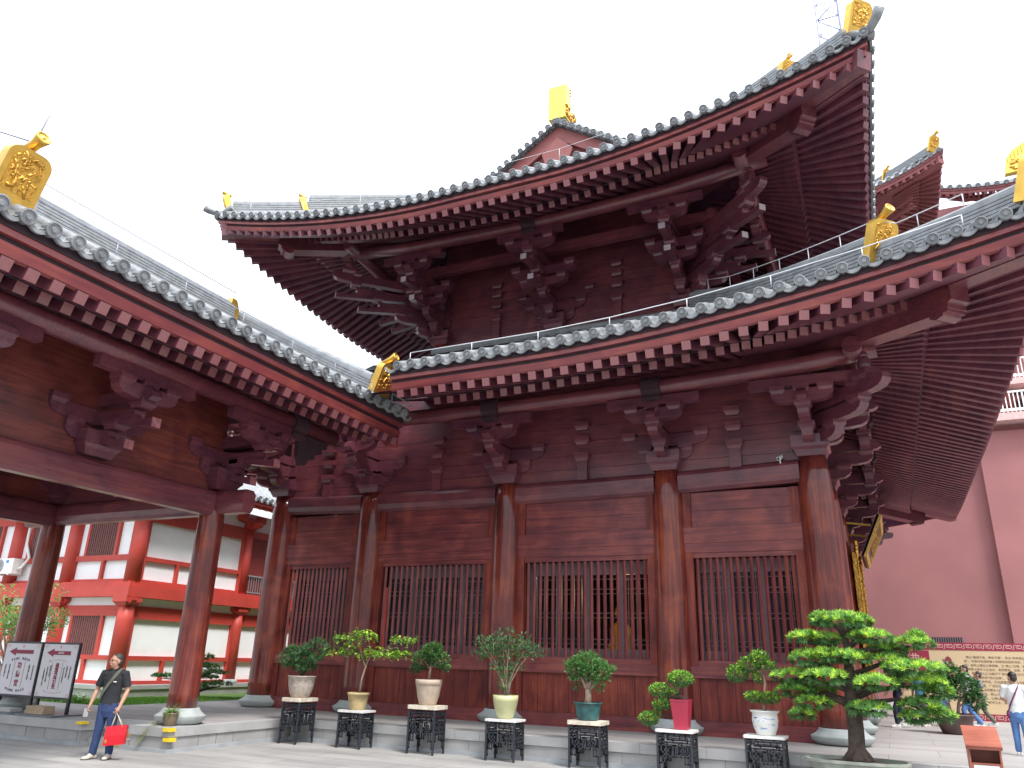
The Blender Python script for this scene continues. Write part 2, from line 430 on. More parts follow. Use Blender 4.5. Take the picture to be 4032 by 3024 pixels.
def eave_tiles(mb, S, p=.345, rad=.097, skip=lambda u: False, swirl=True):
    us = S.us(p); pp = S.W / len(us)
    for u in us:
        if skip(u): continue
        c = S.P(u, 0, 0); ax = -S.I + V((0, 0, -.25))
        mb.lathe([(rad * .98, -.10), (rad, .05), (rad * .82, .055), (rad * .78, .035), (rad * .40, .035), (rad * .33, .06), (.012, .06)], c, 14, False, 0, ax=ax)
        b = S.P(u, .55, .02, roof=True)
        mb.tube([c, b], rad * .92, 10, 0)
    pts = []
    for k in range(9):
        t = -1 + 2 * k / 8; pts.append((t * pp * .5, -.15 + .115 * t * t))
    for k in range(8, -1, -1):
        t = -1 + 2 * k / 8; pts.append((t * pp * .46, -.085 + .10 * t * t))
    for k in range(len(us) + 1):
        u = k * pp
        if S.mitre and (u < .12 or u > S.W - .12): continue
        if skip(u): continue
        a, b = S.P(max(0, u - .1), .03), S.P(min(S.W, u + .1), .03); ex = (b - a).normalized()
        mb.prism(pts, S.P(u, .03), ex, V((0, 0, 1)), S.I + V((0, 0, .1)), .05, 0)
def roof_sheet(mb, S, dmax, p=.345, nd=10, umin=None):
    us = S.us(p); pp = S.W / len(us)
    if umin: us = [u for u in us if u > umin]
    prof = [(-.5, -.09), (-.30, -.06), (-.275, .0), (-.16, .075), (0, .095), (.16, .075), (.275, .0), (.30, -.06)]
    cols = [(u + a * pp, z) for u in us for a, z in prof] + [(S.W, -.09)]
    ds = [0.02 + (dmax - .02) * (k / nd) for k in range(nd + 1)]
    rows = []
    for d in ds:
        r = []
        for u, z in cols:
            uu = S.cl(u, d)
            r.append(S.P(uu, d, z if uu == u else -.09, roof=True))
        rows.append(r)
    mb.grid(rows, True, 0)
CUBE = None
def cube_mesh(mat, nm):
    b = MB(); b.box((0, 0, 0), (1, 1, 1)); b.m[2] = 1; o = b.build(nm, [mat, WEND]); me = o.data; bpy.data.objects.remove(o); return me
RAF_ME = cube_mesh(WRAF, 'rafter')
def rod(name, a, b, w, h, parent, me=None):
    a = V(a); b = V(b); y = (b - a); L = y.length; y.normalize(); x = y.cross(V((0, 0, 1))).normalized(); z = x.cross(y)
    o = bpy.data.objects.new(name, me or RAF_ME); COL.objects.link(o); o.parent = parent
    c = (a + b) / 2 - wloc(parent)
    o.matrix_local = Matrix(((x.x * w, y.x * L, z.x * h, c.x), (x.y * w, y.y * L, z.y * h, c.y), (x.z * w, y.z * L, z.z * h, c.z), (0, 0, 0, 1)))
    return o
def rafters(S, parent, cfg, single=True, bulk=None, p=.345, urange=None):
    """flying rafters and rafters of one eave; single: an object each, else into the bulk meshes"""
    w = cfg.get('w', .165); sl, sl2 = cfg['sl'], cfg['sl2']; dR = cfg['dR']; dI = cfg['dI']
    zt = cfg['zf']                        # top of the flying rafter tips below the tile line
    for u in S.us(p):
        if urange and not (urange[0] <= u <= urange[1]): continue
        d0 = .20; d1 = dR + .35
        e0 = min(u, S.W - u)
        if S.mitre and e0 < .35: continue
        a = S.P(u, d0, zt - w / 2, 0); b0 = S.P(S.fan(u, d1), d1, zt - w / 2, 0); b = b0 + V((0, 0, sl * (d1 - d0)))
        if single: rod('flying_rafter', a, b, w, w, parent)
        else: bulk[0].beam(a, b, w, w)
        u1 = S.fan(u, dR); zr = zt - w - .035 + sl * (dR - d0)
        a = S.P(u1, dR, zr - w / 2, 0)
        u2 = S.fan(u, S.dp); u3 = u2
        b = S.P(S.cl(u2, S.dp), S.dp, zr - w / 2 + sl2 * (S.dp - dR), 0)
        dd = (b - a); k = (dI - dR) / (S.dp - dR); 
        if S.mitre and e0 < S.Ef: k = min(k, 1.3)
        b = a + dd * k
        if single: rod('rafter', a, b, w, w, parent)
        else: bulk[1].beam(a, b, w, w)
def soffits(mb, S, cfg, zt, w=.165, u0=0, u1=None):
    u1 = S.W if u1 is None else u1
    sl, sl2, dR, dI = cfg['sl'], cfg['sl2'], cfg['dR'], cfg['dI']
    n = int(S.W / .7) + 1
    def line(d, z): return [S.P(S.cl(u0 + (u1 - u0) * k / n, d), d, z) for k in range(n + 1)]
    z1 = zt + .012; zr = zt - w - .035
    mb.grid([line(.18, z1), line(dR + .02, z1 + sl * (dR - .18))], False, 0)
    mb.grid([line(dR - .02, zr + sl * (dR - .2) + .012), line(dR + .7, zr + .012 + sl * (dR - .2) + sl2 * .7), line(dI, zr + .012 + sl * (dR - .2) + sl2 * (dI - dR))], False, 0)
def eave_boards(mb, S, cfg, zt, w=.165, u0=None, u1=None, f=1.0):
    """bed under the tiles, top strip, recess, wide board, board on the rafter ends"""
    strip(mb, S, [(.10, -.08), (.10, -.18 * f), (.5, -.18 * f), (.5, -.02)], 1, u0=u0, u1=u1)
    strip(mb, S, [(.12, -.18 * f), (.12, -.265 * f), (.3, -.265 * f), (.3, -.18 * f)], 0, u0=u0, u1=u1)
    strip(mb, S, [(.20, -.262 * f), (.20, -.345 * f), (.36, -.345 * f), (.36, -.262 * f)], 1, u0=u0, u1=u1)
    strip(mb, S, [(.16, -.34 * f), (.215, zt), (.26, zt), (.26, -.34 * f)], 0, u0=u0, u1=u1)
    dR = cfg['dR']; z = zt - w - .035 + cfg['sl'] * (dR - .2)
    strip(mb, S, [(dR - .05, z + .055), (dR - .05, z), (dR + .02, z), (dR + .02, z + .055)], 1, u0=u0, u1=u1)
def ridge(mb, pts, w=.30, h=.50, layers=6, mat=0, cap=True):
    pts = [V(p) for p in pts]
    prof = []
    L = []
    for k in range(layers):
        z0 = h * k / layers; z1 = h * (k + .78) / layers; z2 = h * (k + 1) / layers
        L += [(w / 2, z0), (w / 2, z1), (w / 2 - .022, z1), (w / 2 - .022, z2)]
    top = [(w * .42, h), (w * .40, h + .06), (w * .2, h + .12), (0, h + .135)]
    right = L + top
    prof = right + [(-a, b) for a, b in right[::-1][1:]]
    fr = []
    for i, p in enumerate(pts):
        d = pts[min(i + 1, len(pts) - 1)] - pts[max(0, i - 1)]; d.z = 0; d.normalize()
        fr.append((p, d.cross(V((0, 0, 1))), V((0, 0, 1))))
    mb.sweep(prof, fr, True, mat, False)
def beast(p, face, parent, h=1.0, w=.66, seed=1):
    """gilded end plate of a ridge with a relief panel and a roll on top"""
    f = V(face).normalized(); ex = V((0, 0, 1)).cross(f).normalized(); p = V(p); up = (V((0, 0, 1)) + f * .36).normalized(); f = ex.cross(up)
    b = MB(); rr = w * .28
    def rrect(w_, h0, h1, r):
        pts = [(-w_ / 2, h0), (w_ / 2, h0)]
        for k in range(7):
            a = PI / 2 * k / 6; pts.append((w_ / 2 - r + r * math.cos(a), h1 - r + r * math.sin(a)))
        for k in range(7):
            a = PI / 2 + PI / 2 * k / 6; pts.append((-w_ / 2 + r + r * math.cos(a), h1 - r + r * math.sin(a)))
        return pts
    b.prism(rrect(w, 0, h, rr), p, ex, up, f, .18)
    o = b.build('ridge_beast', GOLD, parent)
    b = MB(); random.seed(seed)
    q = p + f * .09
    b.prism(rrect(w * .74, h * .26, h * .92, rr * .8), q, ex, up, f, .02)
    for k in range(60):
        x = random.uniform(-.3, .3) * w; z = h * random.uniform(.30, .88); s = random.uniform(.02, .055) * h
        M = Matrix((ex, up, f)).transposed() @ Matrix.Rotation(random.uniform(0, 3), 3, 'Z')
        b.ell(q + ex * x + up * z, (s * random.uniform(.8, 2.2), s * .6, s * .8), 7, 5, None, M)
    b.build('relief_panel', GOLDR, o)
    b = MB(); c = p + up * (h + .02) - f * .12
    d = (f * .75 + up * .65).normalized(); L = h * .34
    b.lathe([(.09 * h, -.1 * h), (.085 * h, L * .5), (.12 * h, L), (.12 * h, L + .03), (.095 * h, L + .03), (.09 * h, L + .015), (.03 * h, L + .015), (.02 * h, L + .035)], c, 14, True, 0, ax=d)
    b.build('roll_tile', GOLD, o)
    return o

# ------------------------------------------------------------------ bracket sets
def arm(mb, c, ax, L0, L1, h=.265, th=.22, mat=None, r0=True, r1=True):
    """bracket arm from L0 to L1 along ax, bottom at c, ends rounded below"""
    ax = V(ax).normalized(); per = V((0, 0, 1)).cross(ax)
    def end(L, s):
        k = min(.34, abs(L) * .75)
        return [(L, h), (L, h * .62), (L - s * k * .12, h * .34), (L - s * k * .42, h * .11), (L - s * k, 0)]
    a = end(L1, 1) if r1 else [(L1, h), (L1, 0)]
    b = end(L0, -1) if r0 else [(L0, h), (L0, 0)]
    mb.prism(a + b[::-1], c, ax, V((0, 0, 1)), per, th, mat)
def dou(mb, c, ax, w=.36, h=.20, mat=None):
    ax = V(ax).normalized(); per = V((0, 0, 1)).cross(ax); c = V(c)
    fr = [(.36, 0), (.385, .10), (.43, .28), (.5, .42), (.5, 1)]
    vs = []; n = 4
    for r, z in fr:
        for i, j in ((-1, -1), (1, -1), (1, 1), (-1, 1)): vs.append(c + ax * (i * r * w) + per * (j * r * w) + V((0, 0, z * h)))
    fs = [(3, 2, 1, 0), (16, 17, 18, 19)] + [(i * 4 + k, i * 4 + (k + 1) % 4, (i + 1) * 4 + (k + 1) % 4, (i + 1) * 4 + k) for i in range(4) for k in range(4)]
    mb.add(vs, fs, False, mat)
def nose(mb, c, ax, L0, L1, h=.24, th=.2, mat=None):
    ax = V(ax).normalized(); per = V((0, 0, 1)).cross(ax)
    mb.prism([(L0, 0), (L1 - .10, 0), (L1, .06), (L1 - .02, h * .6), (L1 - .14, h), (L0, h)], c, ax, V((0, 0, 1)), per, th, mat)
def ang(mb, c, ax, L0, L1, drop, h=.2, th=.19, mat=None):
    """slanting cantilever with a square beak, top edge hollow"""
    ax = V(ax).normalized(); per = V((0, 0, 1)).cross(ax)
    s = drop / (L1 - L0); top = []
    for k in range(7):
        t = k / 6; x = L1 - .62 + .62 * t
        top.append((x, -s * (x - L0) + h * (1 - .0 * t) - .13 * math.sin(PI * min(1, t * .95) ) * .55 - .02 * t))
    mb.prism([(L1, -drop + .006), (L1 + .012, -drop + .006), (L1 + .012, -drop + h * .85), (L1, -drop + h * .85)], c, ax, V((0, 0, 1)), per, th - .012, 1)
    poly = [(L0, 0), (L1, -drop), (L1, -drop + h * .86)] + top[:-1][::-1] + [(L0, h)]
    mb.prism(poly, c, ax, V((0, 0, 1)), per, th, mat)
def bracket(mb, base, out, nj, j, ly=.33, nang=0, wall=True, lat=True, k45=1.0, ludou=True, latlen=.62, collar=True):
    base = V(base); o = V(out).normalized(); l = V((0, 0, 1)).cross(o); up = V((0, 0, 1))
    if ludou: dou(mb, base, o, .74, .43)
    z = base + up * .25
    for k in range(nj):
        L = (k + 1) * j * k45
        if k >= nj - nang:
            ang(mb, z + up * .10, o, -.2, L + .42 * k45, .12 + .16 * k45)
            arm(mb, z - up * .02, o, -.3, L - .02, r0=False, h=.2)
        else:
            arm(mb, z, o, -.3, L + .14, r0=False)
        dou(mb, z + o * L + up * .20, o, .33, .18)
        if lat and k < nj - 1 and (k % 2 == 1 or nj > 2 and k == 0 and False):
            c = z + up * ly + o * L
            arm(mb, c, l, -latlen, latlen)
            for s in (-1, 1): dou(mb, c + l * (s * (latlen - .14)) + up * .20, o, .31, .17)
            c2 = c + up * ly
            arm(mb, c2, l, -latlen * 1.35, latlen * 1.35)
            for s in (-1, 1): dou(mb, c2 + l * (s * (latlen * 1.35 - .14)) + up * .20, o, .31, .17)
        if wall and k < 3:
            c = z; ll = (.62, .98, 1.25)[k]
            arm(mb, c, l, -ll, ll, th=.24 )
            for s in (-1, 1): dou(mb, c + l * (s * (ll - .15)) + up * .20, o, .33, .17)
        z = z + up * ly
    L = nj * j * k45
    c = z + o * L
    if lat:
        arm(mb, c, l, -latlen, latlen)
        for s in (-1, 1): dou(mb, c + l * (s * (latlen - .14)) + up * .20, o, .31, .16)
        mb.box(c + up * (ly + .115), (1, 1, 1), Matrix((l * 2.05, o * .17, up * .21)).transposed())
    nose(mb, z, o, -.2, L + .34)
    dou(mb, c + up * .20, o, .31, .16)
    return c + up * (ly + .22)
# ------------------------------------------------------------------ the two-tiered hall
XA = [-14.01, -11.01, -7.03, -3.08, 0.0]
YA = [0.0, 3.04, 6.71, 10.38, 14.05, 17.1]
hall = thing('temple_hall', (-7.03, 8.55, T), 'two-tiered dark rosewood temple hall with grey tiled roofs and gilded ridge beasts', 'temple hall')
CT = 5.78
def rz(i, n): return {0: .105, 1: .03}.get(min(i, n - 1 - i), 0)
def column(x, y, top, r, parent, base=True, z0=T, br=1.0):
    hs = .29 if base else 0
    b = MB(); H = top - z0 - hs; pr = []
    for k in range(17):
        t = k / 16
        rr = r * (1 - .10 * t) if t < .8 else r * (.92 - .20 * ((t - .8) / .2) ** 2)
        pr.append((rr, z0 + hs + H * t))
    b.lathe(pr, (x, y, 0), 36)
    o = b.build('column', WCOL, parent)
    if base:
        b = MB()
        q = [(.90, 0), (1.25, .02), (1.44, .08), (1.50, .15), (1.50, .155), (1.38, .175), (1.22, .215), (1.10, .26), (1.07, .289), (.3, .29)]
        b.lathe([(r * a * br, z0 + z) for a, z in q], (x, y, 0), 40, True)
        b.build('column_base', BASE, o)
    return o
for i, x in enumerate(XA): column(x, 0, CT + rz(i, 5), .375, hall)
for j, y in enumerate(YA[1:], 1): column(0, y, CT + rz(j, 6), .375, hall)
for j, y in enumerate(YA[1:], 1): column(XA[0], y, CT + rz(j, 6), .375, hall)
def roundbeam(mb, a, b, h, w, mat=None):
    """tie beam with a soft-cornered section between two points (top centre line)"""
    a = V(a); b = V(b); d = (b - a); d.z = 0; d.normalize(); n = d.cross(V((0, 0, 1)))
    pr = [(-.30 * w, 0), (.30 * w, 0), (.44 * w, -.10 * h), (.5 * w, -.24 * h), (.5 * w, -.62 * h), (.40 * w, -.86 * h), (.26 * w, -h), (-.26 * w, -h), (-.40 * w, -.86 * h), (-.5 * w, -.62 * h), (-.5 * w, -.24 * h), (-.44 * w, -.10 * h)]
    mb.sweep(pr, [(a, n, V((0, 0, 1))), (b, n, V((0, 0, 1)))], True, mat, False)
def bay(p0, p1, inw, parent, r=.36, top0=0, top1=0, lattice=True, pane=True):
    """one wall bay between two columns: boards, rails, lattice window, tie beam"""
    p0 = V(p0); p1 = V(p1); d = (p1 - p0); Lb = d.length; d.normalize(); inw = V(inw); out = -inw
    g = r - .03
    def bx(mb, u0, u1, z0, z1, y0, y1, mat=None):
        # u along, y outwards
        a = p0 + d * u0 + out * y0; b = p0 + d * u1 + out * y1
        c = (a + b) / 2; mb.box((c.x, c.y, (z0 + z1) / 2), (abs(b.x - a.x), abs(b.y - a.y), z1 - z0), None, mat)
    u0, u1 = g, Lb - g
    wm = WBX if abs(d.x) > .5 else wood('rosewood_board_y', 'y', (.055, .014, .014), (.15, .033, .027), (.30, .085, .045), rough=.4, coat=.15, gs=1.6, spec=.3) if 'rosewood_board_y' not in bpy.data.materials else bpy.data.materials['rosewood_board_y']
    mb = MB()
    bx(mb, u0, u1, T + .001, .70, -.06, .11, 0)                       # ground sill board
    bx(mb, u0, u1, 1.50, 1.725, -.06, .12, 0)                        # waist rail
    bx(mb, u0, u1, 4.20, 4.535, -.06, .10, 0)                        # lintel board
    bx(mb, u0, u1, 4.00, 4.197, -.06, .085, 0)                       # frieze under it
    w0, w1 = u0 + .17, u1 - .17
    for a, b in ((u0, w0), (w1, u1)):
        bx(mb, a, b, 1.726, 3.999, -.06, .08, 1); bx(mb, a, b - .0, 4.536, 5.30, -.06, .085, 1); bx(mb, a, b, .701, 1.499, -.06, .085, 1)
    bx(mb, w0, w1, 3.895, 3.999, -.05, .055, 0); bx(mb, w0, w1, 1.726, 1.83, -.05, .055, 0)
    bx(mb, w0 + .001, w1 - .001, 4.536, 4.895, -.06, .03, 0); bx(mb, w0 + .001, w1 - .001, 4.905, 5.30, -.06, .03, 0)
    n = 8 if Lb > 3.5 else 6; ww = (w1 - w0) / n
    for k in range(n): bx(mb, w0 + ww * k + .004, w0 + ww * (k + 1) - .004, .701, 1.499, -.05, .04 + .003 * (k % 2), 1)
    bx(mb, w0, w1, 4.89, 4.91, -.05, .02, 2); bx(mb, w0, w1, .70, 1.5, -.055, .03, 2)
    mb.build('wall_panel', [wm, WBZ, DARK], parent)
    if lattice:
        mb = MB(); nbr = max(10, int(round((w1 - w0) / (.155 if Lb > 3.5 else .135)))); stp = (w1 - w0) / nbr
        for k in range(nbr):
            u = w0 + stp * (k + .5)
            c = p0 + d * u + out * .0
            M = Matrix.Rotation(PI / 4, 3, 'Z')
            mb.box((c.x, c.y, (1.83 + 3.895) / 2), (.056, .056, 3.895 - 1.83), M)
        lw = mb.build('lattice_window', WBAR, parent)
        # inner casements with fine grid and dark glass
        mb = MB(); k = 0
        nf = 4 if Lb > 3.5 else 3; fw = (w1 - w0) / nf
        for q in range(nf):
            a = w0 + fw * q; b = a + fw
            for x0, x1, z0, z1 in ((a, a + .07, 1.83, 3.9), (b - .07, b, 1.83, 3.9), (a + .07, b - .07, 3.62, 3.9), (a + .07, b - .07, 1.83, 2.02)):
                bx(mb, x0 + .002, x1 - .002, z0, z1, -.32, -.26, 0)
            for g_ in range(1, 4): bx(mb, a + fw * g_ / 4 - .009, a + fw * g_ / 4 + .009, 2.02, 3.62, -.31, -.28, 0)
            for zz in (2.12, 2.22, 2.68, 2.78, 3.2, 3.3, 3.52): bx(mb, a + .07, b - .07, zz - .008, zz + .008, -.305, -.285, 0)
        mb.build('casement', CASE, lw)
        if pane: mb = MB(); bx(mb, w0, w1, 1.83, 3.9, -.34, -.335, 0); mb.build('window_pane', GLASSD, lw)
    mb = MB()
    a = p0 + d * (g - .06); b = p1 - d * (g - .06)
    roundbeam(mb, (a.x, a.y, CT - .03 + top0), (b.x, b.y, CT - .03 + top1), .48, .40)
    mb.build('tie_beam', WX if abs(d.x) > .5 else WY, parent)
CASE = plain('dark_casement', (.21, .15, .17), .5)
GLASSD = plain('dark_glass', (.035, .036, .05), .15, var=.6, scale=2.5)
for i in range(4): bay((XA[i], 0, 0), (XA[i + 1], 0, 0), (0, 1, 0), hall, top0=rz(i, 5), top1=rz(i + 1, 5), pane=(i != 2))
for j in range(5): bay((0, YA[j], 0), (0, YA[j + 1], 0), (-1, 0, 0), hall, top0=rz(j, 6), top1=rz(j + 1, 6))
for j in range(5): bay((XA[0], YA[j], 0), (XA[0], YA[j + 1], 0), (1, 0, 0), hall, lattice=False)
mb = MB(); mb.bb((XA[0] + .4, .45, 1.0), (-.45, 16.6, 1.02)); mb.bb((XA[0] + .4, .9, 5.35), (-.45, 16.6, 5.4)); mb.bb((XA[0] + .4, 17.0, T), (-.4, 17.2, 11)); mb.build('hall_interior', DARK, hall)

def frieze(p0, p1, inw, parent, z0, z1, seams, post=None, th=.16):
    """boarded wall between the bracket sets with a strut and bearing blocks in the middle of each bay"""
    p0 = V(p0); p1 = V(p1); d = (p1 - p0); L = d.length; d.normalize(); out = -V(inw); mb = MB()
    zs = [z0] + seams + [z1]
    for k in range(len(zs) - 1):
        c = (p0 + p1) / 2 + out * (.004 * (k % 2))
        mb.box((c.x, c.y, (zs[k] + zs[k + 1]) / 2), (abs(d.x) * L + abs(d.y) * th, abs(d.y) * L + abs(d.x) * th, zs[k + 1] - zs[k] - .008), None, 0)
    mb.box(((p0.x + p1.x) / 2, (p0.y + p1.y) / 2, (z0 + z1) / 2), (abs(d.x) * L + abs(d.y) * .1, abs(d.y) * L + abs(d.x) * .1, z1 - z0), None, 1)
    if post:
        m = (p0 + p1) / 2 + out * .09
        mb.box((m.x, m.y, (z0 + post[0]) / 2), (.24, .24, post[0] - z0), None, 0)
        for zz in post: dou(mb, (m.x, m.y, zz), d, .36, .20, 0)
    mb.build('frieze_board', [WX if abs(d.x) > .5 else WY, DARK], parent)
NJ, JL = 2, .515
PB = CT + .25 + .33 * 3 + .22 + .015              # underside of the lower purlin
for i in range(4): frieze((XA[i], .05, 0), (XA[i + 1], .05, 0), (0, 1, 0), hall, CT - .03, CT + 2.6, [CT + .27, CT + .60, CT + .93, CT + 1.3], (CT + .42, CT + .82, CT + 1.18))
for j in range(5): frieze((-.05, YA[j], 0), (-.05, YA[j + 1], 0), (-1, 0, 0), hall, CT - .03, CT + 2.6, [CT + .27, CT + .60, CT + .93, CT + 1.3], (CT + .42, CT + .82, CT + 1.18))
def corner_set(x, y, z, ox, oy, parent, nj, jl, nang, ly=.33):
    mb = MB()
    bracket(mb, (x, y, z), (ox, 0, 0), nj, jl, ly=ly, nang=nang, wall=False, latlen=.6)
    bracket(mb, (x, y, z + .001), (0, oy, 0), nj, jl, ly=ly, nang=nang, wall=False, ludou=False, latlen=.6)
    bracket(mb, (x, y, z + .002), (ox, oy, 0), nj, jl, ly=ly, nang=max(nang, 0), wall=False, lat=False, ludou=False, k45=1.414)
    d = V((ox, oy, 0)).normalized(); L = nj * jl * 1.414
    zz = z + .25 + ly * nj
    arm(mb, (x, y, zz + .001), d, -.2, L + .75, r0=False)
    # little guardian block that carries the hip beam
    c = V((x, y, zz + .26)) + d * (L + .25)
    dou(mb, c, d, .40, .2); mb.ell(c + V((0, 0, .34)), (.13, .13, .18), 10, 8); mb.ell(c + V((0, 0, .52)), (.09, .09, .09), 10, 8)
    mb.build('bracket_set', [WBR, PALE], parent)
for i in (1, 2, 3):
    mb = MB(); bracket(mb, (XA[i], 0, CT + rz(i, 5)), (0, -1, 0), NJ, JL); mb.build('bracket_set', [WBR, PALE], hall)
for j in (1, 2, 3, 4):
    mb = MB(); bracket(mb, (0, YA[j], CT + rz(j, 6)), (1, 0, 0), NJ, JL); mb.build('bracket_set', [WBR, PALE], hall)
corner_set(0, 0, CT + .105, 1, -1, hall, NJ, JL, 0)
corner_set(XA[0], 0, CT + .105, -1, -1, hall, NJ, JL, 0)
corner_set(0, YA[5], CT + .105, 1, 1, hall, NJ, JL, 0)

def purlin(pts, r, parent, collars=()):
    mb = MB()
    mb.tube(pts, r, 20); o = mb.build('eave_purlin', WX, parent)
    for c, ax in collars:
        mb = MB(); c = V(c); ax = V(ax)
        per = ax.cross(V((0, 0, 1))).normalized()
        pr = [(r * 1.32 * math.cos(t), r * 1.32 * math.sin(t)) for t in [PI * k / 9 for k in range(10)]]
        pr += [(-r * 1.3, -.12), (-r * 1.05, -.2), (-r * 1.2, -.26), (-r * .8, -.32), (r * .5, -.34), (r * .9, -.28), (r * .8, -.2), (r * 1.3, -.12)]
        mb.prism(pr, c, per, V((0, 0, 1)), ax, .42)
        mb.build('carved_collar', CARVE, o)
r = .185
yo = -NJ * JL
pz = PB + r - .01
pp = [(XA[0] - 1.45, yo, pz + .32)] + [(x, yo, pz + rz(i, 5) * 1.6) for i, x in enumerate(XA)] + [(1.45, yo, pz + .32)]
purlin(pp, r, hall, [((XA[i], yo, pz + rz(i, 5) * 1.6 + .02), (1, 0, 0)) for i in (1, 2, 3)])
xo = NJ * JL
pp = [(xo, -1.45, pz + .32)] + [(xo, y, pz + rz(j, 6) * 1.6) for j, y in enumerate(YA)] + [(xo, YA[5] + 1.45, pz + .32)]
purlin(pp, r, hall, [((xo, YA[j], pz + rz(j, 6) * 1.6 + .02), (0, 1, 0)) for j in (1, 2, 3, 4)])

# lower roof
OV, OF = 4.30, .35
x0, x1, y0, y1 = XA[0] - OV, OV, -OV, YA[5] + OV
kw = dict(zE=7.64, Rr=1.0, Lr=9.2, pw=1.8, O=OF, sl=.33, c2=.018, dp=3.25)
LS = Side((x0, y0, 0), (1, 0, 0), (0, 1, 0), x1 - x0, **kw)
LE = Side((x1, y0, 0), (0, 1, 0), (-1, 0, 0), y1 - y0, **kw)
LW = Side((x0, y1, 0), (0, -1, 0), (1, 0, 0), y1 - y0, **kw)
LN = Side((x1, y1, 0), (-1, 0, 0), (0, -1, 0), x1 - x0, **kw)
cfgL = dict(sl=.30, sl2=.30, dR=1.55 + OF, dI=4.45, zf=-.50)
def full_roof(sides, parent, cfg, detail, dmax, cut=None, p=.345):
    for k, S in enumerate(sides):
        u0 = cut if (cut and k == 0) else None
        mb = MB(); eave_tiles(mb, S, p, skip=(lambda u: u < cut) if u0 else (lambda u: False)); roof_sheet(mb, S, dmax, p, umin=u0); mb.build('roof_tiles', TILE, parent)
        mb = MB(); eave_boards(mb, S, cfg, cfg['zf'], u0=u0); mb.build('fascia_board', [WFA if abs(S.A.x) > .5 else WFY, DARK], parent)
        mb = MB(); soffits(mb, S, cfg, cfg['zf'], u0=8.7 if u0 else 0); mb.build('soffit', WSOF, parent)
full_roof([LS, LE, LN, LW], hall, cfgL, None, 7.2, cut=10.2)
bulk = (MB(), MB())
rafters(LS, hall, cfgL, single=True, urange=(10.2, 99))
rafters(LE, hall, cfgL, single=False, bulk=bulk)
def hip_line(S, d0, d1, n=12, first=True):
    pts = []
    for k in range(n + 1):
        d = d0 + (d1 - d0) * k / n
        pts.append(S.P(d if first else S.W - d, d, .02, roof=True))
    return pts
def hip_beam(S, first, parent, cfg, zf, d_in=4.2):
    """hip beam: long outer beam and carved lower beam"""
    def q(d, z): return S.P(d if first else S.W - d, d, z)
    mb = MB(); sl = cfg['sl'] 
    mb.beam(q(.22, zf - .05), q(2.6, zf - .05 + sl * 2.4), .36, .42)
    dR = cfg['dR'] - .35
    a, b = q(dR, zf - .46 + sl * dR * .8), q(d_in, zf - .46 + sl * dR * .8 + cfg['sl2'] * (d_in - dR))
    mb.beam(a, b, .42, .46)
    ax = (a - b); ax.z = 0; ax.normalize(); per = V((0, 0, 1)).cross(ax)
    pr = [(0, .23), (.0, -.05), (-.09, -.08), (-.09, -.16), (-.2, -.19), (-.22, -.27), (-.36, -.30), (-.5, -.23)]
    mb.prism(pr, a + ax * .10, ax, V((0, 0, 1)), per, .425)
    mb.build('hip_beam', WY, parent)
for S, f in ((LS, False), (LE, False)):
    hip_beam(S, f, hall, cfgL, cfgL['zf'])
    mb = MB(); ridge(mb, hip_line(S, .46, 2.66, first=f), .30, .34, 5); ridge(mb, hip_line(S, 2.66, 7.1, first=f), .34, .58, 7); mb.build('hip_ridge', RIDGE, hall)
    d = (S.A * (-1 if f else 1) - S.I)
    for dd, hh in ((.42, .80), (2.62, .90)):
        beast(S.P(dd if f else S.W - dd, dd, .04, roof=True), d, hall, hh, hh * .70, seed=int(dd * 10))
    mb = MB(); c = S.P(.02 if f else S.W - .02, .02, .03); mb.tube([c - d * .25 + V((0, 0, -.02)), c + V((0, 0, .02)), c + d * .12 + V((0, 0, .10)), c + d * .22 + V((0, 0, .22))], [.10, .10, .10, .11], 14); mb.build('corner_tile', TILE, hall)
# ridge against the upper wall
mb = MB(); ridge(mb, [LS.P(u, 7.15, -.05, roof=True) for u in (7.1, LS.W - 7.1)], .34, .12, 2); mb.build('wall_ridge', RIDGE, hall)
def rail(S, u0, u1, parent, d=.25, h=.20, step=1.5, r=.010, posts=True):
    mb = MB(); n = max(2, int((u1 - u0) / step)); pts = []
    for k in range(n + 1):
        u = u0 + (u1 - u0) * k / n; a = S.P(u, d, .07, roof=True); b = a + V((0, 0, h)); pts.append(b)
        if posts: mb.tube([a, b], r, 6)
    mb.tube(pts, r, 6); mb.build('lightning_rail', STEEL, parent)
rail(LS, 10.6, LS.W - 1.4, hall)
rail(LE, 2, LE.W - 2, hall)
mb = MB()
hp = hip_line(LS, 1.2, 6.6, 16, False); up = []
for k, p in enumerate(hp):
    q = p + V((0, 0, 1.0 if 3 < k else .75)); up.append(q)
    if k % 2 == 0: mb.tube([p + V((0, 0, .5)), q], .010, 6)
mb.tube(up, .011, 6); mb.build('lightning_rail', STEEL, hall)

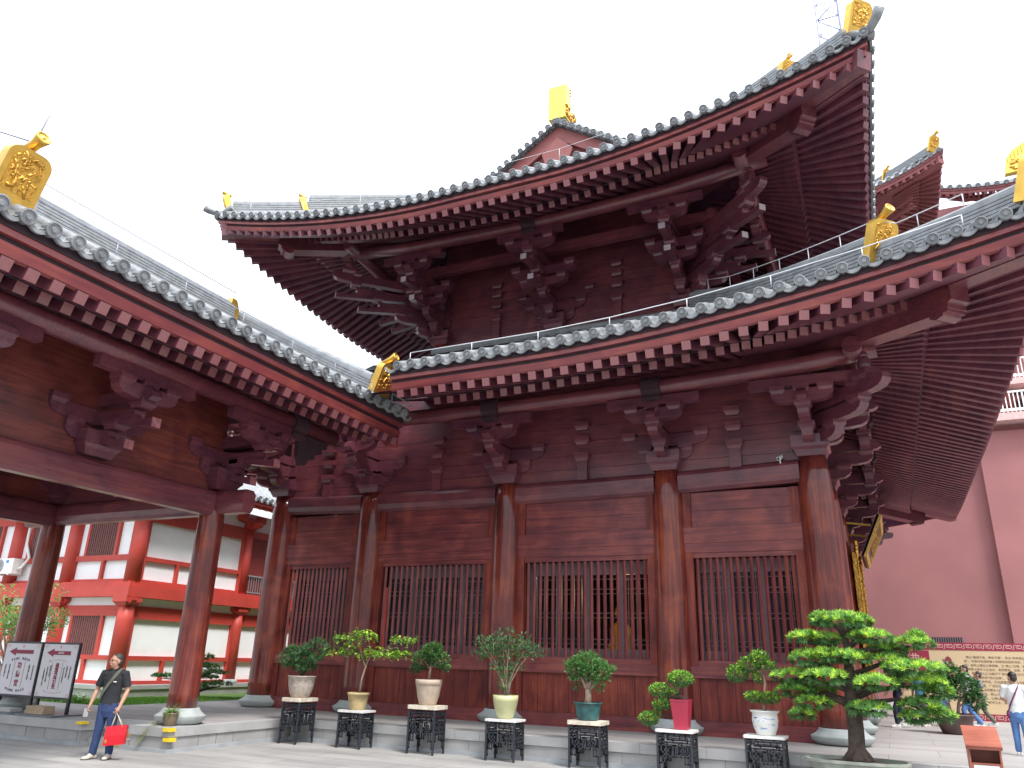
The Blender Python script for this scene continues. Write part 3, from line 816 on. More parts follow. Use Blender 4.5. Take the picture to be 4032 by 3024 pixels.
# ------------------------------------------------------------------ upper tier
UX = XA[1:4]; UY = [3.04, 6.71, 10.38, 14.06]; UZ = 11.16
for x in UX:
    b = MB(); b.lathe([(.30, 10.6), (.29, UZ + (0 if x == UX[1] else .06))], (x, 3.04, 0), 28); b.build('column', WCOL, hall)
for y in UY[1:]:
    for x in (UX[0], UX[2]):
        b = MB(); b.lathe([(.30, 10.4), (.29, UZ)], (x, y, 0), 28); b.build('column', WCOL, hall)
sea = [UZ + .22, UZ + .6, UZ + .93, UZ + 1.26, UZ + 1.6]
pst = (UZ + .62, UZ + 1.05, UZ + 1.42, UZ + 1.75)
for i in range(2): frieze((UX[i], 3.09, 0), (UX[i + 1], 3.09, 0), (0, 1, 0), hall, 10.5, 15.3, sea, pst)
for j in range(3):
    frieze((UX[2] - .05, UY[j], 0), (UX[2] - .05, UY[j + 1], 0), (-1, 0, 0), hall, 10.4, 15.3, sea, pst)
    frieze((UX[0] + .05, UY[j], 0), (UX[0] + .05, UY[j + 1], 0), (1, 0, 0), hall, 10.4, 15.3, sea, pst)
UNJ, UJL = 4, .525
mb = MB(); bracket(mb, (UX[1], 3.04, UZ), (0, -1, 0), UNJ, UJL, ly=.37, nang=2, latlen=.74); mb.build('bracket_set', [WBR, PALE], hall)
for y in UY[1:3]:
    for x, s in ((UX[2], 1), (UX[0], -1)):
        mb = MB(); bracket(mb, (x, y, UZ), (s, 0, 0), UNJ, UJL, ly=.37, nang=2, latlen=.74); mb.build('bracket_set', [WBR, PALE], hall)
corner_set(UX[2], 3.04, UZ + .06, 1, -1, hall, UNJ, UJL, 2, .37)
corner_set(UX[0], 3.04, UZ + .06, -1, -1, hall, UNJ, UJL, 2, .37)
corner_set(UX[2], UY[3], UZ + .06, 1, 1, hall, UNJ, UJL, 2, .37)
UP = UZ + .25 + .37 * 5 + .22 + .015; pz = UP + .185
yo = 3.04 - UNJ * UJL
purlin([(UX[0] - 2.7, yo, pz + .38), (UX[0], yo, pz + .10), (UX[1], yo, pz), (UX[2], yo, pz + .10), (UX[2] + 2.7, yo, pz + .38)], .19, hall, [((UX[1], yo, pz + .02), (1, 0, 0))])
xo = UX[2] + UNJ * UJL
purlin([(xo, yo - .6, pz + .38), (xo, UY[0], pz + .10), (xo, UY[1], pz), (xo, UY[2], pz), (xo, UY[3], pz + .10), (xo, UY[3] + 2.7, pz + .38)], .19, hall, [((xo, y, pz + .02), (0, 1, 0)) for y in UY[1:3]])
xo = UX[0] - UNJ * UJL
purlin([(xo, yo - .6, pz + .38), (xo, UY[0], pz + .10), (xo, UY[1], pz), (xo, UY[2], pz), (xo, UY[3], pz + .10), (xo, UY[3] + 2.7, pz + .38)], .19, hall)
# inner tie purlin half way out
mb = MB()
mb.beam((UX[0] - 1.2, 3.04 - 1.05, UZ + 2.2), (UX[2] + 1.2, 3.04 - 1.05, UZ + 2.2), .2, .3); mb.beam((UX[2] + 1.05, 1.8, UZ + 2.2), (UX[2] + 1.05, 15, UZ + 2.2), .2, .3); mb.beam((UX[0] - 1.05, 1.8, UZ + 2.2), (UX[0] - 1.05, 15, UZ + 2.2), .2, .3)
mb.build('inner_purlin', WX, hall)
UOV, UOF = 5.30, .25
x0, x1, y0, y1 = UX[0] - UOV, UX[2] + UOV, 3.04 - UOV, UY[3] + UOV
kw = dict(zE=13.32, Rr=1.13, Lr=7.6, pw=1.85, O=UOF, sl=.5, c2=.0095, dp=3.25, hip_to=5.1)
US_ = Side((x0, y0, 0), (1, 0, 0), (0, 1, 0), x1 - x0, **kw)
UE = Side((x1, y0, 0), (0, 1, 0), (-1, 0, 0), y1 - y0, **kw)
UW = Side((x0, y1, 0), (0, -1, 0), (1, 0, 0), y1 - y0, **kw)
UN = Side((x1, y1, 0), (-1, 0, 0), (0, -1, 0), x1 - x0, **kw)
cfgU = dict(sl=.45, sl2=.47, dR=1.6 + UOF, dI=5.5, zf=-.48)
full_roof([US_, UN], hall, cfgU, None, 5.4)
full_roof([UE, UW], hall, cfgU, None, (x1 - x0) / 2)
rafters(US_, hall, cfgU, single=True)
rafters(UE, hall, cfgU, single=False, bulk=bulk)
rafters(UW, hall, cfgU, single=False, bulk=bulk)
tag(bulk[0].build('flying_rafter', WRAF, hall), kind='stuff')
tag(bulk[1].build('rafter', WRAF, hall), kind='stuff')
for S, f in ((US_, True), (US_, False), (UE, False)):
    hip_beam(S, f, hall, cfgU, cfgU['zf'], 5.2)
    mb = MB(); ridge(mb, hip_line(S, .36, 1.94, first=f), .28, .30, 4); ridge(mb, hip_line(S, 1.94, 5.1, first=f), .34, .55, 7); mb.build('hip_ridge', RIDGE, hall)
    d = (S.A * (-1 if f else 1) - S.I)
    for dd, hh in ((.32, .78 if not f or S is UE else .56), (1.9, .60 if not f or S is UE else .52)):
        beast(S.P(dd if f else S.W - dd, dd, .04, roof=True), d, hall, hh, hh * .72, seed=int(dd * 10) + 3)
    mb = MB(); c = S.P(.02 if f else S.W - .02, .02, .03); mb.tube([c - d * .25 + V((0, 0, -.02)), c + V((0, 0, .02)), c + d * .12 + V((0, 0, .12 if not f else .04)), c + d * .20 + V((0, 0, .28 if not f else .10))], [.10, .10, .10, .12], 14); mb.build('corner_tile', TILE, hall)
rail(US_, 1.2, US_.W - 1.2, hall, step=1.8, h=.34, r=.006)
# gable end
GY = 3.05; xm = (x0 + x1) / 2
def prof(d): return 13.32 + .5 * d + .0095 * d * d
gz = []
for k in range(13):
    d = 4.6 + (xm - x0 - 4.6) * k / 12; gz.append((x0 + d, prof(d)))
poly = [(a - xm, b) for a, b in gz] + [(xm - a, b) for a, b in gz[::-1][1:]]
GABW = plain('gable_board_red', (.27, .085, .08), .6, var=.15, scale=1.5)
mb = MB(); mb.prism([(a, b - .12) for a, b in poly], (xm, GY + .25, 0), (1, 0, 0), (0, 0, 1), (0, -1, 0), .1, 0)
for s in (-1, 1):      # bargeboards
    for k in range(12):
        a, b = gz[k], gz[k + 1]
        mb.add([(xm + s * (a[0] - xm), GY + yy, a[1] + dz) for yy in (.02, .12) for dz in (-.10, -.62)] + [(xm + s * (b[0] - xm), GY + yy, b[1] + dz) for yy in (.02, .12) for dz in (-.10, -.62)],
               [(0, 1, 5, 4), (2, 6, 7, 3), (1, 3, 7, 5), (0, 4, 6, 2)], False, 0)
# hanging ornament
mb.prism([(0, .45), (-.55, -.1), (-.42, -.5), (-.2, -.38), (-.14, -.8), (0, -.62), (.14, -.8), (.2, -.38), (.42, -.5), (.55, -.1)], (xm, GY - .02, 17.75), (1, 0, 0), (0, 0, 1), (0, -1, 0), .07, 0)
mb.build('gable_board', [GABW], hall)
mb = MB()
for s in (-1, 1):
    n = 16
    for k in range(n + 1):
        d = 5.2 + (xm - x0 - 5.25) * k / n; x = xm + s * (x0 + d - xm); z = prof(d) + .06
        c = V((x, GY - .12, z))
        mb.lathe([(.10, -.1), (.105, .05), (.085, .055), (.08, .035), (.04, .035), (.03, .06), (.01, .06)], c, 14, False, 0, ax=V((0, -1, -.15)))
        mb.tube([c, c + V((0, .55, .03))], .095, 10)
        if k < n:
            d2 = d + (xm - x0 - 5.25) / n / 2; x = xm + s * (x0 + d2 - xm); z = prof(d2) + .02
            mb.prism([(-.15, .02), (-.08, -.08), (0, -.12), (.08, -.08), (.15, .02), (.13, .06), (0, -.03), (-.13, .06)], (x, GY - .1, z), V((s, 0, .62)).normalized(), V((-.62 * s, 0, 1)).normalized(), (0, 1, 0), .05)
mb.build('gable_tiles', TILE, hall)
mb = MB(); ridge(mb, [(xm, GY + .1, 18.95), (xm, y1 - 5.3, 18.95)], .42, .55, 7)
for s in (-1, 1): ridge(mb, [(xm + s * (x0 + d - xm), GY + .55, prof(d)) for d in (5.3, 6.5, 7.5, 8.5, 9.15)], .3, .42, 5)
mb.build('main_ridge', RIDGE, hall)
mb = MB()
pr = [(-.35, 0), (-.35, 1.30), (-.28, 1.42), (-.05, 1.45), (.02, 1.38), (.08, 1.2), (.06, .9), (.14, .72), (.2, .5), (.34, .42), (.5, .5), (.62, .42), (.55, .18), (.3, .02)]
mb.prism(pr, (xm - .05, GY + .38, 19.05), (0, 1, 0), (0, 0, 1), (1, 0, 0), .62, 0)
random.seed(5)
for k in range(16): mb.ell((xm + .27, GY + .1 + random.uniform(0, .8), 19.1 + random.uniform(0, .5)), (.07, .1, .07), 8, 6, 1)
for k in range(9): mb.box((xm - .05, GY + .40 + .02 * k, 19.4 + .14 * k), (.64, .05, .07), Matrix.Rotation(.6, 3, 'X'), 1)
ch = mb.build('ridge_finial', [plain('gilded_yellow', (.9, .62, .12), .4, metal=.45), GOLDR], hall)
mb = MB(); mb.tube([(xm + .1, GY + 1.2, 19.1), (xm + .12, GY + 1.25, 19.8), (xm + .10, GY + .95, 20.25)], .02, 6); mb.tube([(xm + .1, GY + .85, 19.1), (xm + .1, GY + .95, 19.7)], [.1, .04], 8); mb.build('finial_rod', GOLDR, ch)
#NEXT
# ------------------------------------------------------------------ open gallery at the left with a gabled roof
gal = thing('open_gallery', (-14.0, -7.5, T), 'open rosewood gallery with round columns and a straight tiled eave, standing left of the hall', 'gallery')
PX, PY = (-11.50, -16.50), (-4.97, -11.05)
for x in PX:
    for y in PY: column(x, y, 4.92, .278, gal, br=.92 * 1.22)
for x in PX: mb = MB(); roundbeam(mb, (x + .06, PY[1] - 1.2, 4.88), (x + .06, PY[0] - .18, 4.88), .50, .36); mb.build('tie_beam', WY, gal)
for y in PY: mb = MB(); roundbeam(mb, (PX[1] - .9, y, 4.89), (-10.54, y, 4.89), .47, .34); mb.build('tie_beam', WX, gal)
for x, s in ((PX[0], 1), (PX[1], -1)):
    mb = MB(); mb.bb((x - .06, PY[1] - 1.5, 4.90), (x + .06, PY[0] + .0, 6.95)); mb.build('frieze_board', wood('rosewood_streaked_y', 'y', (.06, .014, .014), (.14, .03, .027), (.24, .06, .035), gs=2.2) if s > 0 else bpy.data.materials['rosewood_streaked_y'], gal)
    for y in (PY[0], -8.0, PY[1]):
        mb = MB(); bracket(mb, (x, y, 4.92), (s, 0, 0), 2, .575, nang=2, latlen=.62)
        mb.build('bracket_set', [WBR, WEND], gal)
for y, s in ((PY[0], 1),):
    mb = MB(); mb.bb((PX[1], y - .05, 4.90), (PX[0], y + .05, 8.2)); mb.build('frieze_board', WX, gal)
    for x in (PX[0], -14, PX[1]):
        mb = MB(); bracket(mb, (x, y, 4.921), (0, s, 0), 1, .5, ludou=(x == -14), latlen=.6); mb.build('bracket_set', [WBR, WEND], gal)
mb = MB(); mb.bb((PX[1] + .1, PY[1] - 1, 6.4), (PX[0] - .1, PY[0] - .1, 6.45)); mb.build('ceiling', DARK, gal)
GE = Side((-8.75, -13.2, 0), (0, 1, 0), (-1, 0, 0), 11.1, zE=7.16, Rr=0, Lr=5, pw=2, O=0, sl=.50, c2=.006, mitre=False, dp=1.6)
GW = Side((-19.25, -2.1, 0), (0, -1, 0), (1, 0, 0), 11.1, zE=7.16, Rr=0, Lr=5, pw=2, O=0, sl=.50, c2=.006, mitre=False, dp=1.6)
cfgG = dict(sl=.42, sl2=.37, dR=1.05, dI=2.9, zf=-.58, w=.175)
for S in (GE, GW):
    mb = MB(); eave_tiles(mb, S, .372, .115); roof_sheet(mb, S, 5.25, .372, 8); mb.build('roof_tiles', TILE, gal)
    mb = MB(); eave_boards(mb, S, cfgG, cfgG['zf'], .175, f=1.15); mb.build('fascia_board', [WFY, DARK], gal)
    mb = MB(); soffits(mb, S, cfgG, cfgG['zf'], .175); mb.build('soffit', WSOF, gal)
rafters(GE, gal, cfgG, single=True, p=.372)
for S in (GW,):
    bulk = (MB(), MB()); rafters(S, gal, cfgG, single=False, bulk=bulk, p=.372)
    tag(bulk[0].build('flying_rafter', WRAF, gal), kind='stuff'); tag(bulk[1].build('rafter', WRAF, gal), kind='stuff')
for x in (-10.35, -17.65):
    purlin([(x, -13, 6.54), (x, -2.75, 6.54)], .175, gal, [((x, PY[0] + .9, 6.55), (0, 1, 0))] + ([((x, -12.0, 6.55), (0, 1, 0))] if x > -12 else []))
# verge boards of the gable with a wavy foot, and carved brackets below the purlin end
mb = MB()
for yv in (-2.16, -13.1):
    for s in (1, -1):
        top = [(.18, -.60)] + [(d, .5 * d + .006 * d * d - .18) for d in (.5, 1.5, 3, 4.5, 5.25)]
        bot = [(5.25, 2.1), (3, .72), (1.8, .08), (1.55, -.10), (1.3, -.14), (1.2, -.3), (.95, -.36), (.85, -.52), (.6, -.60), (.5, -.74), (.2, -.80)]
        mb.prism(top + bot, (-8.75 if s > 0 else -19.25, yv, 7.16), (-s, 0, 0), (0, 0, 1), (0, 1, 0), .08)
mb.build('verge_board', WFA, gal)
mb = MB()
mb.prism([(0, 0), (1.05, 0), (1.0, -.14), (.86, -.18), (.84, -.3), (.66, -.34), (.6, -.48), (.44, -.5), (.34, -.66), (.16, -.7), (.06, -.5)], (-10.35, PY[0] + .95, 6.35), (0, 1, 0), (0, 0, 1), (1, 0, 0), .1)
mb.build('carved_brace', CARVE, gal)
mb = MB(); ridge(mb, [(-14, -13, 9.98), (-14, -3.1, 9.98)], .36, .50, 7)
for yv in (-2.72, -11.25):
    ridge(mb, [GE.P(yv + 13.2, d, .04, roof=True) for d in (.62, 1.5, 2.5, 3.5, 4.5, 5.2)], .30, .44, 6)
    ridge(mb, [GW.P(-2.1 - yv, d, .04, roof=True) for d in (.62, 1.5, 2.5, 3.5, 4.5, 5.2)], .30, .44, 6)
mb.build('roof_ridge', RIDGE, gal)
beast(GE.P(-2.80 + 13.2, .45, .0, roof=True), (1, .0, 0), gal, .88, .58, 21)
beast(GE.P(-11.66 + 13.2, .36, -.02, roof=True), (1, .0, 0), gal, .86, .60, 22)
mb = MB(); mb.prism([(-.14, -.1), (.16, -.1), (.16, .2), (.05, .42), (-.1, .44), (-.14, .2)], (-14, -3.1, 10.25), (0, 1, 0), (0, 0, 1), (1, 0, 0), .3); mb.build('ridge_finial', GOLD, gal)
mb = MB()
for k in range(11):      # verge roll tiles on the gable edge
    d = .1 + k * .5
    c = GE.P(11.05, d, .05, roof=True); mb.tube([c - V((0, .35, 0)), c + V((0, .12, 0))], .10, 12)
mb.build('verge_tiles', TILE, gal)
def wirerail(S, u0, u1, d, h, parent, n, r=.008, mat=WIRE):
    mb = MB(); pts = []
    for k in range(n + 1):
        a = S.P(u0 + (u1 - u0) * k / n, d, .08, roof=True); pts.append(a + V((0, 0, h))); mb.tube([a, a + V((0, 0, h))], r, 6)
    mb.tube(pts, r, 6); return mb
mb = wirerail(GE, .5, 10.0, .3, .26, gal, 7); 
mb.tube([(-14, -13, 10.95), (-14, -3.0, 10.95)], .012, 6)
mb.tube([(-9.15, -11.5, 8.4), (-9.15, -11.3, 9.6)], .013, 6); mb.tube([(-9.2, -11.4, 8.55), (-10.1, -12.2, 8.75), (-10.3, -12.3, 8.4)], .014, 6); mb.tube([(-9.6, -11.8, 8.0), (-9.9, -12.0, 8.9), (-10.4, -11.9, 8.95), (-10.2, -11.6, 8.62)], .014, 6)
mb.build('lightning_rail', WIRE, gal)
mb = MB()
c0 = GE.P(10.55, .1, .05, roof=True)
mb.tube([c0, c0 + V((0, .0, .28)), c0 + V((.1, .75, .18))], .014, 6); mb.tube([c0 + V((.02, 0, .06)), c0 + V((.1, .75, .17))], .014, 6); mb.build('lightning_rail', STEEL, gal)

# ------------------------------------------------------------------ red and white two-storey building behind the gallery
RX, RY = -21.27, 1.32
rb = thing('timber_framed_building', (-25, 6, .2), 'two-storey white building with red timber frame and lattice windows behind the gallery columns', 'building')
mb = MB()
mb.bb((-40, RY - .45, -.1), (RX + .45, 20, .55), 0); mb.bb((-40, RY - .5, .55), (RX + .5, 20.05, .67), 1)
mb.build('stone_plinth', [STONED, STONE], rb)
mb = MB(); mb.bb((-40, RY + .06, .66), (RX - .06, 20, 6.9)); mb.build('wall', WHITEW, rb)
mb = MB(); mb.bb((-40, RY + .0, 3.08), (RX - .0, 19.9, 3.34), 0); mb.build('wall_band', WHITEW, rb)
f = MB()
def fr_s(x0, x1, z0, z1, o=.0): f.bb((x0, RY - .05 - o, z0), (x1, RY + .08, z1))
def fr_e(y0, y1, z0, z1, o=.0): f.bb((RX - .08, y0, z0), (RX + .05 + o, y1, z1))
colsS = [RX, -24.44, -27.54, -30.6, -33.7]; colsE = [RY, 6.25, 10.9, 15.5]
for a, b in zip(colsS[1:], colsS[:-1]):
    for z0, z1 in ((.67, .78), (1.40, 1.54), (2.75, 3.08), (3.83, 3.93), (4.54, 4.72), (5.95, 6.3)): fr_s(a, b, z0, z1)
    for zb, zt in ((.78, 1.40), (3.93, 4.54)): fr_s((a + b) / 2 + .05 - .06, (a + b) / 2 + .05 + .06, zb, zt)
    for zb, zt in ((1.54, 2.75), (4.72, 5.95)):
        fr_s(b - 1.08, b - .98, zb, zt); fr_s(a + .62, a + .74, zb, zt)
for a, b in zip(colsE[:-1], colsE[1:]):
    ups = ((3.83, 3.93), (4.54, 4.68), (5.85, 6.3)) if a < 3 else ((5.98, 6.25),)
    for z0, z1 in ((.67, .78), (1.40, 1.54), (2.68, 3.08)) + ups: fr_e(a, b, z0, z1)
    fr_e(a + 1.73, a + 1.85, .781, 1.399)
fr_e(3.0, 3.12, 3.93, 4.54)
fr_e(RY + .1, RY + .36, .672, 6.302, .004); fr_e(5.98, 6.1, .672, 6.302, .004)
f.bb((-40, RY - .32, 3.34), (RX + .32, RY, 3.69)); f.bb((RX, RY, 3.341), (RX + .321, 20, 3.691)); f.bb((-40, RY - .24, 3.69), (RX + .24, RY, 3.83)); f.bb((RX, RY, 3.692), (RX + .241, 20, 3.831))
f.build('timber_frame', REDP, rb)
for i, x in enumerate(colsS):
    b = MB(); b.lathe([(.27, .72), (.26, 2.6), (.235, 3.08)], (x, RY, 0), 24); b.lathe([(.26, 3.83), (.25, 6.2)], (x, RY, 0), 24); b.build('column', REDP, rb)
    b = MB(); dou(b, (x, RY - .02, 3.06), (1, 0, 0), .62, .28); arm(b, (x, RY - .1, 3.1), (1, 0, 0), -.42, .42, .22, .2); b.build('bracket_block', REDP, rb)
    b = MB(); b.lathe([(.36, .67), (.40, .71), (.33, .78), (.31, .80)], (x, RY, 0), 20); b.build('column_base', BASE, rb)
for i, y in enumerate(colsE[1:]):
    b = MB(); b.lathe([(.22, .72), (.21, 2.6), (.19, 3.08)], (RX, y, 0), 20); b.lathe([(.2, 3.83), (.19, 6.2)], (RX, y, 0), 20); b.build('column', REDP, rb)
    b = MB(); dou(b, (RX + .02, y, 3.06), (0, 1, 0), .5, .28); arm(b, (RX + .1, y, 3.1), (0, 1, 0), -.42, .42, .22, .2); b.build('bracket_block', REDP, rb); b = MB(); dou(b, (RX, y, 6.25), (0, 1, 0), .5, .3); arm(b, (RX + .06, y, 6.5), (0, 1, 0), -.7, .7, .2, .2); arm(b, (RX, y, 6.3), (1, 0, 0), -.2, .6, .2, .2); dou(b, (RX + .06, y + .5, 6.62), (0, 1, 0), .3, .2); dou(b, (RX + .06, y - .5, 6.62), (0, 1, 0), .3, .2); b.build('bracket_block', REDP, rb)
    b = MB(); b.lathe([(.30, .67), (.33, .71), (.28, .78), (.26, .80)], (RX, y, 0), 20); b.build('column_base', BASE, rb)
LATR = plain('brown_lattice', (.16, .055, .05), .6, var=.15)
for a, b in zip(colsS[1:], colsS[:-1]):
    for zb, zt in ((1.54, 2.75), (4.72, 5.95)):
        x0, x1 = a + .74, b - 1.08
        m = MB(); n = 13
        m.bb((x0, RY + .0, zb), (x1, RY + .055, zt), 1)
        for k in range(n): m.bb((x0 + (k + .15) * (x1 - x0) / n, RY - .03, zb), (x0 + (k + .80) * (x1 - x0) / n, RY + .02, zt), 0)
        m.build('lattice_window', [LATR, DARK], rb)
# upper gallery opening and railing on the right flank
m = MB(); m.bb((RX - 1.6, 6.45, 3.84), (RX + .052, 20, 5.98)); m.build('gallery_shade_block', plain('shaded_red', (.20, .03, .028), .7), rb)  # flush block; shade of the open gallery painted as darker red
m = MB()
for k in range(34): m.bb((RX + .09, 6.35 + k * .13, 3.83), (RX + .12, 6.37 + k * .13, 4.52))
m.bb((RX + .08, 6.3, 4.5), (RX + .13, 10.8, 4.56)); m.bb((RX + .08, 6.3, 3.9), (RX + .13, 10.8, 3.94)); m.build('balcony_rail', plain('grey_rail', (.25, .24, .25), .5), rb)
RE = Side((-20.0, -.1, 0), (0, 1, 0), (-1, 0, 0), 18, zE=7.26, Rr=0, Lr=5, pw=2, O=0, sl=.5, c2=.01, mitre=True, dp=1.3)
RS = Side((-40, -.1, 0), (1, 0, 0), (0, 1, 0), 20.0, zE=7.26, Rr=0, Lr=5, pw=2, O=0, sl=.5, c2=.01, mitre=True, dp=1.3)
for S in (RE, RS):
    m = MB(); eave_tiles(m, S, .32, .095); roof_sheet(m, S, 4.2, .32, 5); m.build('roof_tiles', plain('light_grey_tile', (.25, .26, .27), .6, var=.2) if S is RE else bpy.data.materials['light_grey_tile'], rb)
    m = MB(); strip(m, S, [(.08, -.08), (.08, -.26), (1.4, .2), (1.4, .3)], 0); strip(m, S, [(.9, -.12), (.9, -.2), (1.3, -.1), (1.3, 0)], 0)
    for u in S.us(.34):
        m.beam(S.P(u, .14, -.34), S.P(u, 1.3, -.34 + .45), .11, .11)
    m.build('eave_boards', REDP, rb)
# air conditioner on its left face
ac = thing('air_conditioner', (-27.38, RY - .12, 4.12), 'white air conditioner outdoor unit fixed to the red column of the upper storey', 'air conditioner')
ACW = plain('ac_white', (.74, .74, .72), .5, var=.04)
m = MB(); m.bb((-27.95, RY - .5, 4.13), (-26.82, RY - .14, 4.66)); m.build('casing', ACW, ac)
m = MB(); m.lathe([(.23, 0), (.23, .012), (.19, .012)], (-27.55, RY - .5, 4.40), 24, ax=(0, -1, 0)); m.lathe([(.05, .012), (.05, .03)], (-27.55, RY - .5, 4.40), 12, ax=(0, -1, 0))
for k in range(8): m.box((-27.55, RY - .513, 4.40), (.42, .012, .016), Matrix.Rotation(k * PI / 8, 3, 'Y'))
m.build('fan_grille', plain('ac_grey', (.30, .32, .33), .5), ac)
m = MB(); m.bb((-27.22, RY - .508, 4.50), (-27.08, RY - .5, 4.60)); m.build('badge', plain('blue_badge', (.05, .25, .6), .5), ac)
m = MB(); m.bb((-27.6, RY - .5, 4.08), (-27.52, RY + .0, 4.13)); m.bb((-27.05, RY - .5, 4.08), (-26.97, RY + .0, 4.13)); m.build('bracket', STEEL, ac)
m = MB(); m.tube([(-26.82, RY - .3, 4.3), (-26.62, RY - .3, 4.35), (-26.58, RY - .12, 4.7), (-26.9, RY - .1, 5.2), (-26.95, RY - .1, 5.8), (-26.9, RY - .05, 5.95)], .05, 8); m.build('pipe', ACW, ac)
rb.location = (-28.72, 9.26, -.04); rb.scale = (1.143,) * 3
ac.location = (-31.44, 3.77, 4.46); ac.scale = (1.143,) * 3
# low wing further back seen under its eave
rb2 = thing('rear_wing', (-24, 16, .2), 'low wing with red rafters and a pale tiled roof seen beyond the balcony rail', 'building')
S2 = Side((-33, 13.5, 0), (1, 0, 0), (0, 1, 0), 18, zE=6.25, Rr=0, Lr=5, pw=2, O=0, sl=.5, c2=.01, mitre=False, dp=1.3)
S2.A = V((.9, -.435, 0)).normalized() if False else S2.A
m = MB(); eave_tiles(m, S2, .32, .095); roof_sheet(m, S2, 4.0, .32, 5); m.build('roof_tiles', bpy.data.materials['light_grey_tile'], rb2)
m = MB(); strip(m, S2, [(.08, -.08), (.08, -.26), (1.4, .2), (1.4, .3)], 0)
for u in S2.us(.36): m.beam(S2.P(u, .14, -.34), S2.P(u, 1.3, .11), .12, .12)
m.bb((-33, 14.9, .3), (-15.2, 20, 6.5)); m.build('wall', REDP, rb2)
m = MB(); m.bb((-32, 14.8, 5.0), (-15.5, 14.9, 5.5)); m.build('wall_band', WHITEW, rb2)

# ------------------------------------------------------------------ great red rendered wall with balconies at the right
gw = thing('great_red_wall', (12, 28, 0), 'tall faded red rendered building base with white balcony railings at the right', 'building')
m = MB(); m.bb((-2.5, 25.0, T + .001), (60, 30, 12.9), 0); m.bb((5.9, 24.6, T + .001), (60, 25.0, 12.55), 0); m.build('wall', PINKW, gw)
m = MB(); m.bb((6.3, 24.0, 12.9), (60, 30, 13.25)); m.bb((7.0, 25.2, 15.0), (60, 30, 15.3)); m.bb((6.25, 24.0, 13.25), (6.55, 24.3, 14.2)); m.build('balcony_slab', plain('pale_pink_slab', (.62, .42, .40), .7), gw)
m = MB(); m.bb((7.4, 26.5, 13.25), (60, 30, 22)); m.build('tower_body', REDC, gw)
m = MB(); m.bb((8.0, 26.45, 13.4), (60, 26.5, 15.0)); m.build('opening_shade', DARK, gw)  # flat dark sheet, the shade of an opening put into its colour
for z, x0, y in ((13.25, 6.6, 24.12), (15.3, 7.2, 25.3)):
    m = MB(); x = x0; k = 0
    while x < 16:
        m.bb((x, y, z), (x + (.07 if k % 8 == 0 else .045), y + .05, z + 1.0)); x += .17; k += 1
    m.bb((x0, y - .02, z + 1.0), (16, y + .07, z + 1.08)); m.bb((x0, y - .02, z + .10), (16, y + .07, z + .22)); m.build('balcony_rail', plain('white_rail', (.80, .79, .76), .6, var=.04) if z < 14 else bpy.data.materials['white_rail'], gw)
for x in (7.6, 9.2, 10.8, 12.4):
    m = MB(); dou(m, (x, 26.2, 14.2), (1, 0, 0), .6, .3); arm(m, (x, 26.1, 14.4), (1, 0, 0), -.7, .7, .25, .3); arm(m, (x, 26.1, 14.4), (0, -1, 0), -.1, .9, .25, .3); m.build('bracket_block', REDC, gw)
m = MB(); m.bb((2.75, 24.985, 2.94), (3.98, 24.995, 3.22), 1)
for k in range(13): m.bb((2.80 + k * .095, 24.96, 2.95), (2.84 + k * .095, 24.985, 3.21), 0)
m.build('vent_grille', [plain('vent_bar', (.14, .12, .13), .5), DARK], gw)

# ------------------------------------------------------------------ far tower hall beyond the hall roof
far = thing('distant_tower_hall', (6, 55, 0), 'distant taller red hall with upturned eaves and gilded ridge beasts beyond the hall roof', 'temple hall')
kw = dict(zE=42.6, Rr=2.6, Lr=8.5, pw=1.7, O=.5, sl=.5, c2=.006, dp=3.6)
fx1, fy0, fw = 10.4, 50.0, 24
FS = Side((fx1 - fw, fy0, 0), (1, 0, 0), (0, 1, 0), fw, **kw); FE = Side((fx1, fy0, 0), (0, 1, 0), (-1, 0, 0), fw, **kw)
cfgF = dict(sl=.45, sl2=.4, dR=2.0, dI=6, zf=-.75, w=.26)
for S in (FS, FE):
    m = MB(); eave_tiles(m, S, .7, .2); roof_sheet(m, S, 9, .7, 5); m.build('roof_tiles', TILE, far)
    m = MB(); eave_boards(m, S, cfgF, -.75, .26, f=1.5); m.build('fascia_board', [REDC, REDC], far)
    m = MB(); soffits(m, S, cfgF, -.75, .26); m.build('soffit', REDC, far)
    b2 = (MB(), MB()); rafters(S, far, cfgF, single=False, bulk=b2, p=.62); b2[0].build('flying_rafter', REDC, far); b2[1].build('rafter', REDC, far)
hb_ = MB(); hb_.beam(FS.P(fw - .3, .3, -.95), FS.P(fw - 4, 4, .8), .6, .7); hb_.build('hip_beam', REDC, far)
m = MB(); ridge(m, hip_line(FS, 1.0, 8, first=False), .5, .75, 5); m.build('hip_ridge', RIDGE, far)
beast(FS.P(fw - .8, .8, .1, roof=True), (1, -1, 0), far, 1.5, 1.1, 31); beast(FS.P(fw - 4.6, 4.6, .1, roof=True), (1, -1, 0), far, 1.2, .8, 32)
m = MB(); bracket(m, (fx1 - 5.8, fy0 + 5.8, 39.0), (1, -1, 0), 4, 1.0, ly=.75, nang=3, lat=False); bracket(m, (fx1 - 5.8, fy0 + 5.8, 39.0), (0, -1, 0), 4, .8, ly=.75, nang=2); m.build('bracket_set', [REDC, REDC], far)
m = MB(); m.bb((fx1 - 18, fy0 + 6, 20), (fx1 - 6, fy0 + 18, 43.5)); m.build('wall', REDC, far)
far2 = thing('distant_rear_hall', (20, 66, 0), 'distant rear hall roof carrying a large gilded fish-tail ridge finial, at the right edge', 'temple hall')
kw.update(zE=46.6, Rr=1.0, Lr=8)
F2 = Side((9, 60, 0), (1, 0, 0), (0, 1, 0), 30, **kw)
